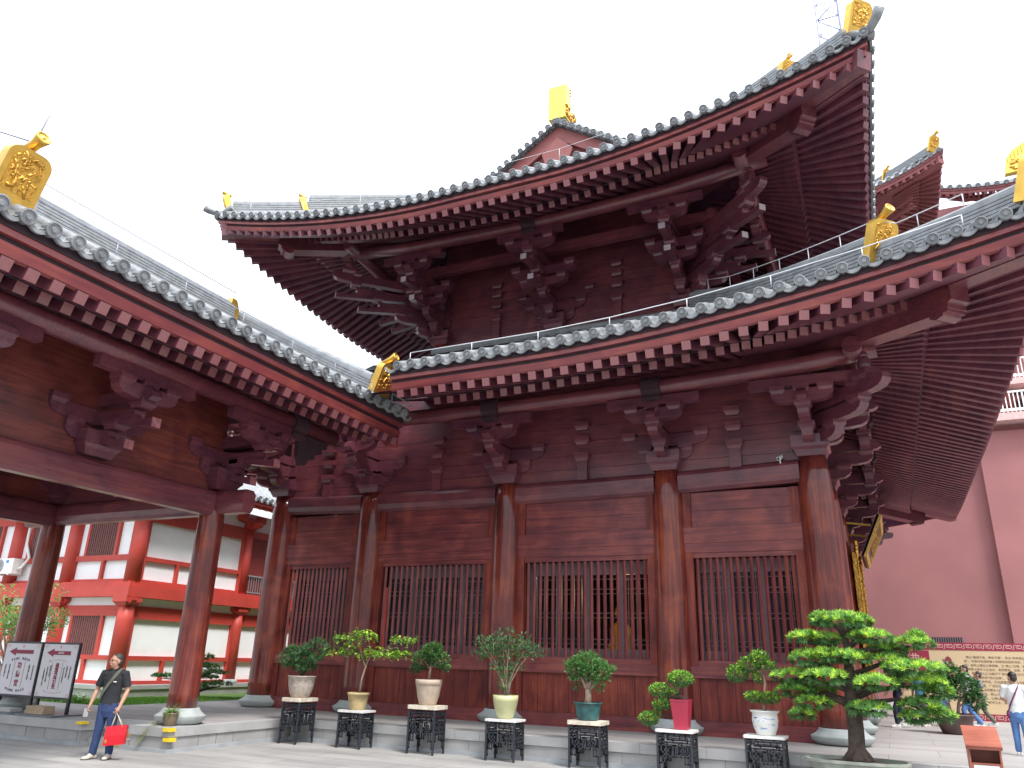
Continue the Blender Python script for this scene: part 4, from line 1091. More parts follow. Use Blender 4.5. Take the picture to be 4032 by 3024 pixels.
m = MB(); eave_tiles(m, F2, .8, .22); roof_sheet(m, F2, 5, .8, 4); m.build('roof_tiles', TILE, far2)
m = MB(); eave_boards(m, F2, cfgF, -.75, .26, f=1.5); m.build('fascia_board', [REDC, REDC], far2)
m = MB(); soffits(m, F2, cfgF, -.75, .26); m.build('soffit', REDC, far2)
b2 = (MB(), MB()); rafters(F2, far2, cfgF, single=False, bulk=b2, p=.66); b2[0].build('flying_rafter', REDC, far2); b2[1].build('rafter', REDC, far2)
m = MB(); m.bb((9.6, 66, 20), (36, 70, 48)); m.build('wall', REDC, far2)
m = MB()
pr = [(0, 0), (.25, 1.5), (.9, 2.5), (2.0, 3.1), (3.3, 3.4), (2.6, 2.5), (2.3, 1.9), (2.7, 1.2), (3.4, 1.0), (3.9, .6), (3.5, .1)]
m.prism(pr, (16.6, 61, 47.6), (1, 0, 0), (0, 0, 1), (0, 1, 0), .7, 0)
for k in range(9):
    t = k / 8; m.box((17.0 + 2.6 * t, 60.62, 49.4 + 1.4 * t - .3 * (1 - t)), (.05, .06, .7), None, 1)
random.seed(8)
for k in range(26): m.ell((17.6 + random.uniform(-.4, 1.6), 60.62, 47.9 + random.uniform(0, 1.1)), (.25, .1, .14), 8, 5, 1)
m.build('ridge_finial', [bpy.data.materials['gilded_yellow'], GOLDR], far2)

# ------------------------------------------------------------------ lattice crane mast far behind
mast = thing('crane_mast', (2.9, 66, 0), 'blue-grey steel lattice mast of a tower crane rising behind the upper eave', 'crane')
MAST = plain('mast_steel', (.30, .31, .45), .5)
m = MB(); x0, x1, y0, y1 = 1.9, 4.45, 65, 67.5
for x in (x0, x1):
    for y in (y0, y1): m.tube([(x, y, 40), (x, y, 100)], .11, 6)
m.build('mast_legs', MAST, mast)
m = MB(); z = 50
while z < 92:
    for a, b in (((x0, y0), (x1, y0)), ((x1, y0), (x1, y1)), ((x1, y1), (x0, y1)), ((x0, y1), (x0, y0))):
        m.tube([(*a, z), (*b, z)], .05, 5); m.tube([(*a, z), (*b, z + 2.4)], .05, 5); m.tube([(*b, z), (*a, z + 2.4)], .05, 5)
    z += 2.4
m.build('mast_bracing', MAST, mast)
# ------------------------------------------------------------------ iron stands with stone tops
FRET = [  # segments in half-panel units: x 0..1 from the leg to the middle, z metres below the slab
    ((0, .045), (1, .045)), ((.32, .045), (.32, .085)), ((.32, .085), (1, .085)), ((.0, .115), (.22, .115)), ((.22, .085), (.22, .145)), ((.22, .145), (1, .145)), ((.66, .045), (.66, .085)), ((.55, .145), (.55, .185)),
    ((0, .19), (1, .19)),
    ((.22, .19), (.22, .30)), ((.22, .30), (.62, .30)), ((.62, .23), (.62, .36)), ((.42, .23), (.62, .23)), ((.42, .23), (.42, .27)),
    ((.62, .36), (.92, .36)), ((.92, .19), (.92, .36)), ((.22, .36), (.40, .36)), ((.40, .30), (.40, .46)), ((.12, .46), (.40, .46)), ((.22, .36), (.22, .46)), ((.12, .46), (.12, .57)), ((0, .57), (.12, .57))]
def stand(x, y, w, d, h, slab, label, slab_t=.045, rz_=0, sw=.035):
    t = thing('plant_stand', (x, y, 0), label, 'plant stand', 'iron plant stands along the plinth', rz_)
    s = .017
    for i in (-1, 1):
        for j in (-1, 1):
            m = MB(); m.bb((i * w / 2 - s, j * d / 2 - s, .0), (i * w / 2 + s, j * d / 2 + s, h - slab_t - .002)); o = m.build('leg', BLACK); o.parent = t
    sc = (h - slab_t) / .66
    for ax in ((V((1, 0, 0)), V((0, 1, 0)), w, d), (V((0, 1, 0)), V((1, 0, 0)), d, w)):
        for sg in (-1, 1):
            m = MB(); a, n, L, off = ax; o0 = n * (sg * off / 2)
            for p, q in FRET:
                for mir in (-1, 1):
                    P = o0 + a * (mir * (L / 2) * (1 - p[0])) + V((0, 0, h - slab_t - p[1] * sc)); Q = o0 + a * (mir * (L / 2) * (1 - q[0])) + V((0, 0, h - slab_t - q[1] * sc))
                    lo = [min(P[k], Q[k]) - .011 for k in range(3)]; hi = [max(P[k], Q[k]) + .011 for k in range(3)]
                    m.bb(lo, hi)
            o = m.build('fretwork', BLACK); o.parent = t
    m = MB(); e = .035
    pts = [(-w / 2 - e, -d / 2 - e + .02), (-w / 2 - e + .02, -d / 2 - e), (w / 2 + e - .02, -d / 2 - e), (w / 2 + e, -d / 2 - e + .02), (w / 2 + e, d / 2 + e), (-w / 2 - e, d / 2 + e)]
    m.prism(pts, (0, 0, h - slab_t / 2), (1, 0, 0), (0, 1, 0), (0, 0, 1), slab_t); o = m.build('stone_top', slab); o.parent = t
    return t
ST = [(-10.39, -2.86, .42, .52, .875, SLABC, 'tall black iron stand with worn cream slab, in the corner of the plinth', .07),
      (-8.98, -2.78, .55, .40, .70, SLABW, 'low black iron stand with white slab under the round straw-coloured pot', .04),
      (-7.34, -2.74, .57, .40, .865, SLABC, 'tall black iron stand with chipped cream slab under the tan rimmed pot', .07),
      (-5.66, -2.72, .565, .40, .705, SLABW, 'low black iron stand with white slab under the ribbed olive pot', .04),
      (-4.03, -2.70, .565, .40, .765, SLABC, 'black iron stand with worn cream slab under the dark green bowl pot', .065),
      (-2.44, -2.70, .57, .40, .71, SLABW, 'black iron stand with white slab under the tall square red pot', .04),
      (-.99, -2.68, .575, .42, .705, SLABW, 'black iron stand with white slab under the blue and white china pot', .04)]
for a in ST: stand(*a)
# ------------------------------------------------------------------ pots
POT_SP = plain('speckled_tan_pot', (.40, .335, .285), .75, var=.35, scale=28, bump=.3, bscale=60)
POT_TAN = plain('tan_pot', (.43, .34, .26), .7, var=.18, scale=7, bump=.2)
POT_ST = plain('straw_pot', (.40, .30, .15), .65, var=.3, scale=6)
POT_OL = plain('olive_glaze', (.47, .47, .25), .4, var=.08)
POT_GR = plain('dark_green_glaze', (.025, .085, .085), .45, var=.5, scale=9)
POT_RED = plain('crimson_glaze', (.34, .022, .05), .35, var=.12, scale=3)
POT_GY = plain('mossy_grey_pot', (.25, .27, .23), .8, var=.25, scale=5, bump=.3)
POT_BR = plain('brown_pot', (.10, .06, .055), .6, var=.2)
def porcelain():
    m, nt, b = newmat('blue_white_china'); tc = N(nt, 'ShaderNodeTexCoord'); mp = N(nt, 'ShaderNodeMapping'); mp.inputs['Scale'].default_value = (1, 1, 2.6)
    nz = N(nt, 'ShaderNodeTexNoise'); nz.inputs['Scale'].default_value = 5.5; nz.inputs['Detail'].default_value = 3; nz.inputs['Distortion'].default_value = 1.6
    nt.links.new(tc.outputs['Object'], mp.inputs[0]); nt.links.new(mp.outputs[0], nz.inputs['Vector'])
    rp = ramp(nt, [(.57, (.66, .66, .63)), (.62, (.20, .29, .55)), (.70, (.06, .12, .42))]); nt.links.new(nz.outputs['Fac'], rp.inputs[0])
    sp = N(nt, 'ShaderNodeSeparateXYZ'); nt.links.new(tc.outputs['Object'], sp.inputs[0])
    r2 = ramp(nt, [(.06, (0, 0, 0)), (.09, (1, 1, 1)), (.27, (1, 1, 1)), (.29, (0, 0, 0))]); nt.links.new(sp.outputs['Z'], r2.inputs[0])
    mx = N(nt, 'ShaderNodeMixRGB'); mx.inputs[1].default_value = (.64, .635, .60, 1); nt.links.new(r2.outputs[0], mx.inputs[0]); nt.links.new(rp.outputs[0], mx.inputs[2])
    nt.links.new(mx.outputs[0], b.inputs['Base Color']); b.inputs['Roughness'].default_value = .25
    return m
CHINA = porcelain()
def pot(name, prof, mat, parent, soil_r, soil_z, n=32):
    m = MB(); m.lathe(prof, (0, 0, 0), n); o = m.build('pot', mat); o.parent = parent
    m = MB(); m.lathe([(soil_r, soil_z - .01), (soil_r, soil_z), (.001, soil_z + .02)], (0, 0, 0), 20, True); s = m.build('soil', SOIL); s.parent = parent
def plant(x, y, z, label, cat='potted plant', group='potted bonsai on the iron stands', nm='potted_plant'):
    return thing(nm, (x, y, z), label, cat, group)
def leaves(m, c, r, n, L, w, mats, up=.5, shell=.35, clump=0):
    c = V(c); n = int(n * 1.35); L *= 1.08
    cl = [V((random.gauss(0, 1), random.gauss(0, 1), random.gauss(0, 1))).normalized() for _ in range(clump)] if clump else None
    for _ in range(n):
        if cl: d = (random.choice(cl) + V((random.gauss(0, .22), random.gauss(0, .22), random.gauss(0, .22)))).normalized()
        else: d = V((random.gauss(0, 1), random.gauss(0, 1), random.gauss(0, 1))).normalized()
        k = (shell + (1 - shell) * random.random()) ** .5
        p = c + V((d.x * r[0], d.y * r[1], d.z * r[2])) * k
        q = V((d.x + random.gauss(0, .6), d.y + random.gauss(0, .6), d.z * .6 + up + random.gauss(0, .5)))
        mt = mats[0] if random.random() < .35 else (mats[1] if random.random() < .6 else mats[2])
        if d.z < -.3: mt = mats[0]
        m.leaf(p, q, V((random.gauss(0, .5), random.gauss(0, .5), 1)), L * random.uniform(.7, 1.25), w, mt)
def rosette(m, p, d, L, w, n, mats):
    d = V(d).normalized(); a = d.orthogonal().normalized(); b = d.cross(a)
    t0 = random.uniform(0, 6)
    for k in range(n):
        t = t0 + 2 * PI * k / n; s = random.uniform(.45, 1.0)
        q = d * random.uniform(.35, .9) + (a * math.cos(t) + b * math.sin(t)) * s
        m.leaf(p, q, d, L * random.uniform(.7, 1.2), w, random.choice(mats))
def stems(m, segs, n=8):
    for pts, r in segs: m.tube(pts, r, n)
GREENS = [LF_D, LF_M, LF_Y]
random.seed(11)
# 1 podocarpus bush
t = plant(-10.40, -2.86, .876, 'dark green needle-leaved bush in a speckled tan pot, nearest the plinth corner')
pot('p', [(.17, 0), (.19, .02), (.235, .12), (.268, .26), (.285, .405), (.295, .41), (.295, .43), (.27, .43), (.25, .38)], POT_SP, t, .25, .385)
m = MB(); stems(m, [([(0, 0, .38), (.02, 0, .55), (-.03, .02, .72)], [.045, .04, .03]), ([(.02, 0, .5), (.15, .05, .7), (.28, .05, .9)], [.03, .025, .015]), ([(0, 0, .52), (-.15, -.05, .66), (-.3, 0, .82)], [.03, .025, .015])]); o = m.build('trunk', BARK); o.parent = t
m = MB()
for _ in range(330):
    d = V((random.gauss(0, 1), random.gauss(0, 1), random.gauss(0, 1))).normalized(); k = random.uniform(.45, 1) ** .6
    c = random.choice((V((-.18, 0, .78)), V((.14, 0, .84)), V((.30, 0, .95)), V((-.34, 0, .80)), V((.02, 0, .72))))
    p = c + V((d.x * .27, d.y * .28, d.z * .22)) * k
    rosette(m, p, d + V((0, 0, .5)), .105, .017, 9, [0, 0, 1, 0])
o = m.build('foliage', [LF_DD, LF_D]); o.parent = t
# 2 leaning tree with yellow-green compound leaves
t = plant(-8.97, -2.78, .70, 'leaning small tree with spreading yellow-green leaves in a round straw-coloured pot')
pot('p', [(.14, 0), (.155, .02), (.19, .14), (.21, .28), (.222, .285), (.225, .33), (.20, .33), (.19, .30)], POT_ST, t, .19, .30)
br = [([(.02, 0, .28), (.05, 0, .6), (.13, 0, .86)], [.026, .02, .018]), ([(.11, 0, .84), (.0, 0, 1.02), (-.06, 0, 1.2), (-.02, 0, 1.5)], [.016, .012, .01, .006]), ([(.13, 0, .86), (.2, 0, 1.02), (.36, .02, 1.08), (.55, 0, 1.16), (.85, 0, 1.22)], [.016, .014, .012, .009, .005]), ([(.2, 0, 1.02), (.14, .05, 1.25), (.1, 0, 1.45)], [.012, .008, .005]), ([(.55, 0, 1.16), (.78, -.04, 1.34), (1.12, -.05, 1.42)], [.009, .006, .004]), ([(-.02, 0, 1.06), (-.3, .0, 1.12), (-.6, 0, 1.2)], [.011, .007, .004]), ([(-.05, 0, 1.2), (-.28, 0, 1.38), (-.55, 0, 1.42)], [.009, .006, .004])]
m = MB(); stems(m, br); o = m.build('trunk', BARKP); o.parent = t
m = MB()
def sprig(m, c, r, n, mats, L=.095, w=.05, droop=-.35):
    for _ in range(int(n * 1.5)):
        a = random.uniform(0, 6.28); q = random.random() ** .5
        p = V(c) + V((math.cos(a) * r[0] * q, math.sin(a) * r[1] * q, random.gauss(0, r[2] * .5)))
        m.leaf(p, (math.cos(a) + random.gauss(0, .5), math.sin(a) + random.gauss(0, .5), droop + random.gauss(0, .3)), V((0, 0, 1)), L * random.uniform(.7, 1.3), w, random.choice(mats))
for c, r, n in (((-.42, 0, 1.40), (.32, .2, .10), 95), ((-.55, 0, 1.12), (.34, .2, .09), 90), ((-.02, 0, 1.50), (.20, .18, .07), 55), ((.15, 0, 1.44), (.14, .15, .10), 40), ((.30, 0, 1.12), (.18, .15, .10), 50), ((.62, 0, 1.10), (.32, .2, .09), 95), ((.92, 0, 1.12), (.25, .18, .08), 65), ((.98, 0, 1.38), (.30, .15, .08), 75), ((-.02, 0, 1.05), (.12, .1, .1), 20), ((-.28, 0, 1.22), (.2, .2, .1), 35)):
    sprig(m, c, r, n, [0, 1, 1, 2, 2] if c[0] > -.1 else [0, 1, 1, 2])
for _ in range(16): sprig(m, (random.uniform(-.1, .35), 0, random.uniform(1.05, 1.4)), (.03, .03, .03), 1, [3], .07, .04)
o = m.build('foliage', [LF_D, leafmat('leaf_fresh', (.14, .30, .035)), LF_Y, leafmat('leaf_yellow', (.55, .40, .04))]); o.parent = t
# 3 small dense shrub
t = plant(-7.34, -2.74, .866, 'small-leaved rounded shrub in a tall tan pot with a raised rim')
pot('p', [(.155, 0), (.17, .02), (.215, .16), (.245, .34), (.252, .37), (.262, .375), (.265, .47), (.245, .47), (.235, .43)], POT_TAN, t, .23, .43)
m = MB(); stems(m, [([(0, 0, .42), (.01, 0, .6), (.04, 0, .78)], [.026, .022, .018]), ([(.02, 0, .66), (-.14, 0, .82), (-.24, 0, .9)], [.015, .01, .006]), ([(.03, 0, .7), (.18, 0, .8), (.3, 0, .82)], [.015, .01, .006])]); o = m.build('trunk', BARKP); o.parent = t
m = MB()
for c, r, n in (((.02, 0, .96), (.22, .22, .18), 620), ((.22, 0, .84), (.2, .18, .16), 380), ((-.18, 0, .82), (.2, .18, .2), 420), ((-.33, 0, .66), (.11, .1, .09), 120), ((.34, 0, .70), (.12, .1, .06), 120), ((.1, 0, 1.06), (.14, .14, .1), 220)):
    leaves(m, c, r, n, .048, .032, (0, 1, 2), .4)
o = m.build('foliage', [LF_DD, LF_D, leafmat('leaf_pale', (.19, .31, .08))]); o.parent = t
# 4 vase-shaped many-stemmed plant
t = plant(-5.66, -2.72, .706, 'open vase-shaped plant with pale bare stems in a ribbed olive pot')
pot('p', [(.13, 0), (.15, .02), (.185, .12), (.188, .125), (.215, .22), (.218, .225), (.232, .31), (.235, .315), (.24, .41), (.222, .41), (.21, .36)], POT_OL, t, .21, .36)
m = MB(); tips = []
for k in range(8):
    a = random.uniform(-.3, .3); tx = -.60 + 1.2 * k / 7; ty = random.uniform(-.25, .25); tz = 1.50 - .35 * (tx / .6) ** 2 + random.uniform(-.08, .06)
    p = [(random.uniform(-.04, .04), 0, .35), (tx * .12, ty * .2, .62), (tx * .38, ty * .5, .92), (tx * .75, ty * .8, 1.18), (tx, ty, tz)]
    m.tube(p, [.018, .015, .012, .009, .005], 6); tips += [V(p[3]), V(p[4]), (V(p[3]) + V(p[4])) / 2, V(p[2])]
    q = (V(p[2]) + V(p[3])) / 2; e = q + V((random.uniform(-.2, .2), random.uniform(-.2, .2), .28)); m.tube([q, e], [.008, .004], 5); tips += [e, (q + e) / 2]
o = m.build('trunk', BARKP); o.parent = t
m = MB()
for p in tips: leaves(m, p, (.13, .13, .12), 22, .07, .036, (0, 1, 1), .5)
leaves(m, (-.02, -.05, .66), (.1, .1, .14), 60, .075, .03, (0, 0, 0), .4); leaves(m, (0, 0, .45), (.05, .05, .08), 14, .06, .03, (0, 0, 0), .4)
o = m.build('foliage', [LF_D, LF_B]); o.parent = t
# 5 round bush on a thick forked trunk
t = plant(-4.03, -2.70, .766, 'rounded green bush on a thick pale forked trunk in a dark green bowl pot')
pot('p', [(.17, 0), (.185, .015), (.19, .03), (.215, .12), (.232, .24), (.238, .275), (.262, .28), (.262, .30), (.235, .30), (.225, .27)], POT_GR, t, .225, .275)
m = MB(); stems(m, [([(0, 0, .25), (.01, 0, .40), (.0, 0, .52)], [.075, .06, .055]), ([(0, 0, .48), (-.1, 0, .66), (-.22, 0, .86)], [.035, .025, .012]), ([(.01, 0, .5), (-.02, 0, .7), (-.08, 0, .95)], [.035, .022, .012]), ([(.02, 0, .5), (.06, 0, .7), (.1, 0, .95)], [.035, .022, .012]), ([(.03, 0, .47), (.13, 0, .62), (.26, 0, .8)], [.035, .025, .012])]); o = m.build('trunk', BARKP); o.parent = t
m = MB()
for c, r, n in (((0, 0, .95), (.26, .25, .2), 330), ((-.22, 0, .85), (.2, .2, .18), 190), ((.24, 0, .82), (.2, .2, .18), 190), ((.05, 0, .78), (.2, .2, .15), 130), ((-.22, 0, .62), (.1, .1, .1), 40), ((.18, 0, .58), (.1, .1, .1), 34), ((.42, 0, .86), (.1, .08, .05), 26), ((-.38, 0, .92), (.1, .08, .06), 24)):
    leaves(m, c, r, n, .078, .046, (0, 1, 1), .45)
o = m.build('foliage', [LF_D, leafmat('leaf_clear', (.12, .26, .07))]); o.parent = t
# 6 cascading bonsai in the square red pot
t = plant(-2.34, -2.70, .711, 'cascading cloud-pruned bonsai spilling from a tall square red pot')
m = MB()
pr = [(.105, 0), (.112, .01), (.152, .44), (.158, .45), (.158, .475)]
vs = []
for r_, z in pr + [(.14, .475), (.138, .42)]:
    for i, j in ((-1, -1), (1, -1), (1, 1), (-1, 1)): vs.append((i * r_, j * r_, z))
m.add(vs, [(3, 2, 1, 0)] + [(i * 4 + k, i * 4 + (k + 1) % 4, (i + 1) * 4 + (k + 1) % 4, (i + 1) * 4 + k) for i in range(6) for k in range(4)]); o = m.build('pot', POT_RED); o.parent = t
m = MB(); m.bb((-.139, -.139, .40), (.139, .139, .43)); o = m.build('soil', SOIL); o.parent = t
m = MB(); stems(m, [([(.08, 0, .42), (.0, 0, .52), (-.12, 0, .50), (-.26, 0, .42), (-.38, 0, .28), (-.45, 0, .18)], [.03, .034, .034, .03, .022, .014]), ([(-.05, 0, .52), (.0, 0, .62), (.02, 0, .70)], [.028, .022, .016]), ([(-.2, 0, .46), (-.3, 0, .58)], [.02, .012]), ([(.05, 0, .47), (.0, -.02, .53), (-.08, 0, .56)], [.014, .012, .01])]); o = m.build('trunk', BARK); o.parent = t
m = MB()
for c, r, n in (((.0, 0, .80), (.22, .2, .135), 900), ((-.36, 0, .60), (.20, .17, .12), 560), ((-.14, 0, .57), (.09, .1, .07), 120), ((-.33, 0, .38), (.18, .15, .085), 420), ((-.58, 0, .14), (.17, .15, .11), 480), ((-.45, .0, .22), (.08, .08, .08), 90)):
    leaves(m, c, r, n, .036, .026, (0, 1, 2), .6, .5)
o = m.build('foliage', [LF_D, LF_M, LF_Y]); o.parent = t
# 7 curved bonsai in the china pot
t = plant(-.98, -2.68, .706, 'curving cloud-pruned bonsai in a blue and white china pot')
pot('p', [(.14, 0), (.15, .015), (.152, .03), (.19, .12), (.208, .22), (.20, .31), (.20, .33), (.235, .36), (.238, .372), (.215, .372), (.19, .34)], CHINA, t, .19, .345)
m = MB(); stems(m, [([(.0, 0, .33), (.0, 0, .48), (.02, 0, .62), (.045, 0, .80), (.02, 0, .92), (-.06, 0, 1.02)], [.026, .022, .02, .02, .018, .014]), ([(-.06, 0, 1.02), (-.2, 0, 1.0), (-.36, 0, .9)], [.014, .012, .008]), ([(0, 0, 1.0), (.08, 0, 1.08)], [.012, .008]), ([(.0, 0, .5), (-.12, 0, .53)], [.012, .008]), ([(.01, 0, .52), (.12, 0, .5)], [.012, .008])]); o = m.build('trunk', BARKP); o.parent = t
m = MB()
for c, r, n in (((-.02, 0, 1.17), (.15, .15, .13), 430), ((.10, 0, 1.06), (.13, .13, .08), 260), ((-.2, 0, 1.06), (.18, .15, .12), 420), ((-.40, 0, .92), (.17, .15, .14), 480), ((-.06, 0, .87), (.09, .08, .08), 150), ((-.14, 0, .57), (.15, .14, .085), 340), ((.1, 0, .56), (.17, .15, .09), 400)):
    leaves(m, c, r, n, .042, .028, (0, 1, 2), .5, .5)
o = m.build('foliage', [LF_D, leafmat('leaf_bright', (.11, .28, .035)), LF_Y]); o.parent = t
# ------------------------------------------------------------------ the great bonsai in its oval tray
t = thing('large_bonsai', (.36, -2.95, 0), 'large layered pine-like bonsai with bright young shoots in a grey oval tray pot', 'bonsai')
def LP(px, py, dy=0.0):
    """local point of the tree from its drawn outline (tree-scale units)"""
    x = (px - 940) * .0018 + (1225 - py) * .000233; z = .49 + (1240 - py) * .00188 + (px - 940) * .000134 * .6
    return V((x, dy, z))
m = MB()
oval = []
pr = [(.40, -.0), (.44, .02), (.62, .30), (.70, .42), (.735, .43), (.735, .47), (.69, .47), (.67, .42), (.3, .40)]
n = 40; vs = []; fs = []
for rr, z in pr:
    for k in range(n):
        a = 2 * PI * k / n; q = abs(math.cos(a)) ** .75; s = abs(math.sin(a)) ** .75
        vs.append((rr * math.copysign(q, math.cos(a)), rr * .56 * math.copysign(s, math.sin(a)), z))
for i in range(len(pr) - 1):
    for k in range(n): fs.append((i * n + k, i * n + (k + 1) % n, (i + 1) * n + (k + 1) % n, (i + 1) * n + k))
m.add(vs, fs, False); o = m.build('pot', POT_GY); o.parent = t
m = MB(); m.lathe([(.67, .42), (.4, .445), (.001, .46)], (0, 0, 0), 32, True, sy=.56); o = m.build('soil', SOIL); o.parent = t
m = MB()
for px in (-.62, .62): m.bb((px * .55 - .08, -.16, -.0), (px * .55 + .08, .16, .02))
m.build('foot', POT_GY).parent = t
m = MB()
m.tube([LP(955, 1262), LP(948, 1225), LP(940, 1160), LP(930, 1020), LP(905, 860), LP(890, 740), LP(880, 620), LP(862, 500), LP(850, 400), LP(835, 290), LP(800, 210)], [.20, .155, .12, .115, .115, .10, .085, .065, .05, .038, .02], 16)
for a in range(7):
    th = a * .9; m.tube([LP(945, 1180) + V((.06 * math.cos(th), .06 * math.sin(th), 0)), LP(950, 1240) + V((.17 * math.cos(th), .14 * math.sin(th), 0)), LP(950, 1262) + V((.25 * math.cos(th), .18 * math.sin(th), -.02))], [.06, .045, .02], 8)
BRN = [((905, 860), (760, 800), (640, 850), (540, 930), 0), ((900, 830), (700, 760), (500, 780), (380, 790), .12), ((890, 740), (760, 690), (690, 680), (600, 690), -.2), ((885, 700), (740, 560), (620, 530), (480, 500), .0), ((880, 620), (720, 600), (560, 620), (330, 650), .15), ((865, 480), (760, 390), (650, 370), (480, 350), -.05), ((905, 850), (1100, 820), (1250, 800), (1480, 900), 0), ((895, 800), (1050, 740), (1300, 700), (1560, 760), .15), ((890, 760), (1000, 720), (1090, 690), (1150, 720), -.22), ((880, 620), (1040, 560), (1150, 520), (1250, 520), .1), ((880, 640), (1100, 640), (1320, 620), (1520, 610), -.08), ((860, 440), (1000, 420), (1200, 420), (1420, 390), .05), ((850, 400), (930, 350), (1000, 340), (1100, 340), -.12), ((838, 300), (780, 240), (700, 190), (650, 190), .0), ((838, 300), (900, 230), (980, 220), (1000, 220), .1), ((905, 860), (960, 860), (1040, 880), (1100, 890), -.2), ((870, 560), (860, 520), (900, 490), (950, 480), -.2)]
for a, b, c, d, dy in BRN:
    m.tube([LP(*a), LP(*b, dy * .4), LP(*c, dy * .8), LP(*d, dy)], [.055, .036, .026, .010], 8)
o = m.build('trunk', BARK); o.parent = t
PADS = [((800, 195), 250, 75, 0), ((640, 170), 95, 55, -.05), ((960, 215), 95, 50, 0), ((520, 320), 150, 50, -.05), ((680, 335), 140, 48, .1), ((1040, 330), 165, 55, -.12), ((1370, 385), 150, 55, .05), ((1400, 335), 55, 45, .05), ((1180, 430), 150, 38, .2),
        ((560, 500), 180, 85, 0), ((700, 470), 120, 75, -.1), ((900, 490), 150, 55, -.2), ((1180, 510), 150, 55, .1), ((400, 635), 185, 62, .15), ((690, 640), 185, 68, -.22), ((440, 750), 170, 55, .15), ((620, 740), 130, 45, .25), ((590, 840), 150, 55, 0), ((500, 925), 90, 45, -.05),
        ((1380, 590), 240, 70, -.08), ((1240, 560), 90, 55, -.1), ((1080, 690), 170, 62, -.25), ((1440, 690), 190, 70, .0), ((1560, 770), 110, 75, .12), ((1040, 885), 165, 60, -.2), ((1430, 870), 160, 70, 0), ((1560, 935), 120, 60, .05), ((1380, 950), 100, 45, -.05)]
m = MB(); random.seed(17)
for (px, py), hw, hh, dy in PADS:
    c = LP(px, py, dy); rx = hw * .0018; rz_ = hh * .00188; ry = min(.42, rx * .95)
    n = int(92 * (rx / .3) ** 1.6) + 34
    young = .55 if py < 700 or px > 1300 else .36
    if (px, py) in ((440, 750), (620, 740), (1040, 885), (1180, 430), (1430, 870)): young = .1
    for _ in range(n):
        a = random.uniform(0, 2 * PI); q = random.random() ** .5
        h = math.sqrt(max(0, 1 - q * q))
        top = random.random() < .80
        p = c + V((math.cos(a) * q * rx, math.sin(a) * q * ry, (h * (1 if top else -.35)) * rz_ * random.uniform(.55, 1.05)))
        d = V((math.cos(a) * q * .8, math.sin(a) * q * .8, .75 if top else -.1))
        y = top and random.random() < young
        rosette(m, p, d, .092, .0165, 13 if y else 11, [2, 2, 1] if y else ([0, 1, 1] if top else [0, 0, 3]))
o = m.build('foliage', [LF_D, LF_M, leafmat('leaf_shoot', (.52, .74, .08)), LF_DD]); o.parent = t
# ------------------------------------------------------------------ potted shrub near the lectern, spider plant, lawn bonsai, garden tree
t = thing('potted_shrub', (2.13, 4.75, T), 'dark leafy shrub in a brown bowl pot standing on the terrace beside the lectern', 'potted plant')
pot('p', [(.19, 0), (.22, .02), (.27, .14), (.31, .30), (.335, .31), (.335, .34), (.30, .34), (.28, .30)], POT_BR, t, .28, .30)
m = MB(); stems(m, [([(-.04, 0, .28), (-.06, 0, .5), (-.14, 0, .75)], [.035, .028, .012]), ([(.06, 0, .28), (.1, 0, .5), (.2, 0, .8)], [.03, .025, .012]), ([(.1, 0, .45), (.28, 0, .62)], [.015, .008])]); o = m.build('trunk', BARKP); o.parent = t
m = MB(); random.seed(23)
for c, r, n in (((-.16, 0, .80), (.26, .24, .20), 380), ((.2, 0, .75), (.28, .25, .22), 420), ((.05, 0, .98), (.25, .22, .14), 260), ((.38, 0, .56), (.16, .15, .16), 130), ((-.3, 0, .95), (.1, .1, .1), 60), ((.0, 0, 1.14), (.12, .1, .07), 34)):
    leaves(m, c, r, n, .075, .045, (0, 1, 0), .3)
o = m.build('foliage', [LF_DD, LF_D]); o.parent = t
t.scale = (1.28,) * 3
t = thing('spider_plant', (-11.26, -5.42, T), 'trailing spider plant in a small brown pot on the corner of the gallery plinth', 'potted plant')
pot('p', [(.085, 0), (.10, .01), (.13, .12), (.135, .20), (.145, .205), (.145, .23), (.12, .23)], plain('glazed_brown_pot', (.17, .125, .08), .4, var=.3), t, .12, .205)
m = MB(); random.seed(3)
SPD = [leafmat('leaf_spider', (.20, .33, .07)), leafmat('leaf_straw', (.38, .36, .16))]
def blade(m, p, d, L, w, sag, mat):
    p = V(p); d = V(d).normalized(); l = d.cross(V((0, 0, 1))).normalized(); rows = []
    for k in range(7):
        t_ = k / 6; q = p + d * L * t_ + V((0, 0, -sag * t_ * t_)); ww = w * (1 - t_ * .85) / 2; rows.append([q - l * ww, q + l * ww])
    m.grid(rows, True, mat)
for _ in range(90):
    a = random.uniform(0, 6.28); blade(m, (random.uniform(-.05, .05), random.uniform(-.05, .05), .22), (math.cos(a), math.sin(a), random.uniform(.5, 1.6)), random.uniform(.22, .36), .018, random.uniform(.1, .28), 0)
for _ in range(70):
    a = random.uniform(2.6, 4.9); k = random.random(); c = V((-.10 - .20 * k, -.14 - .16 * k, .10 - .30 * k))
    blade(m, c, (math.cos(a), math.sin(a), random.uniform(-.2, .6)), random.uniform(.12, .22), .016, random.uniform(.08, .2), random.choice((0, 1)))
o = m.build('foliage', SPD); o.parent = t
t = thing('lawn_bonsai', (-17.8, 1.45, .40), 'layered dark pine bonsai growing on the lawn behind the gallery column', 'bonsai')
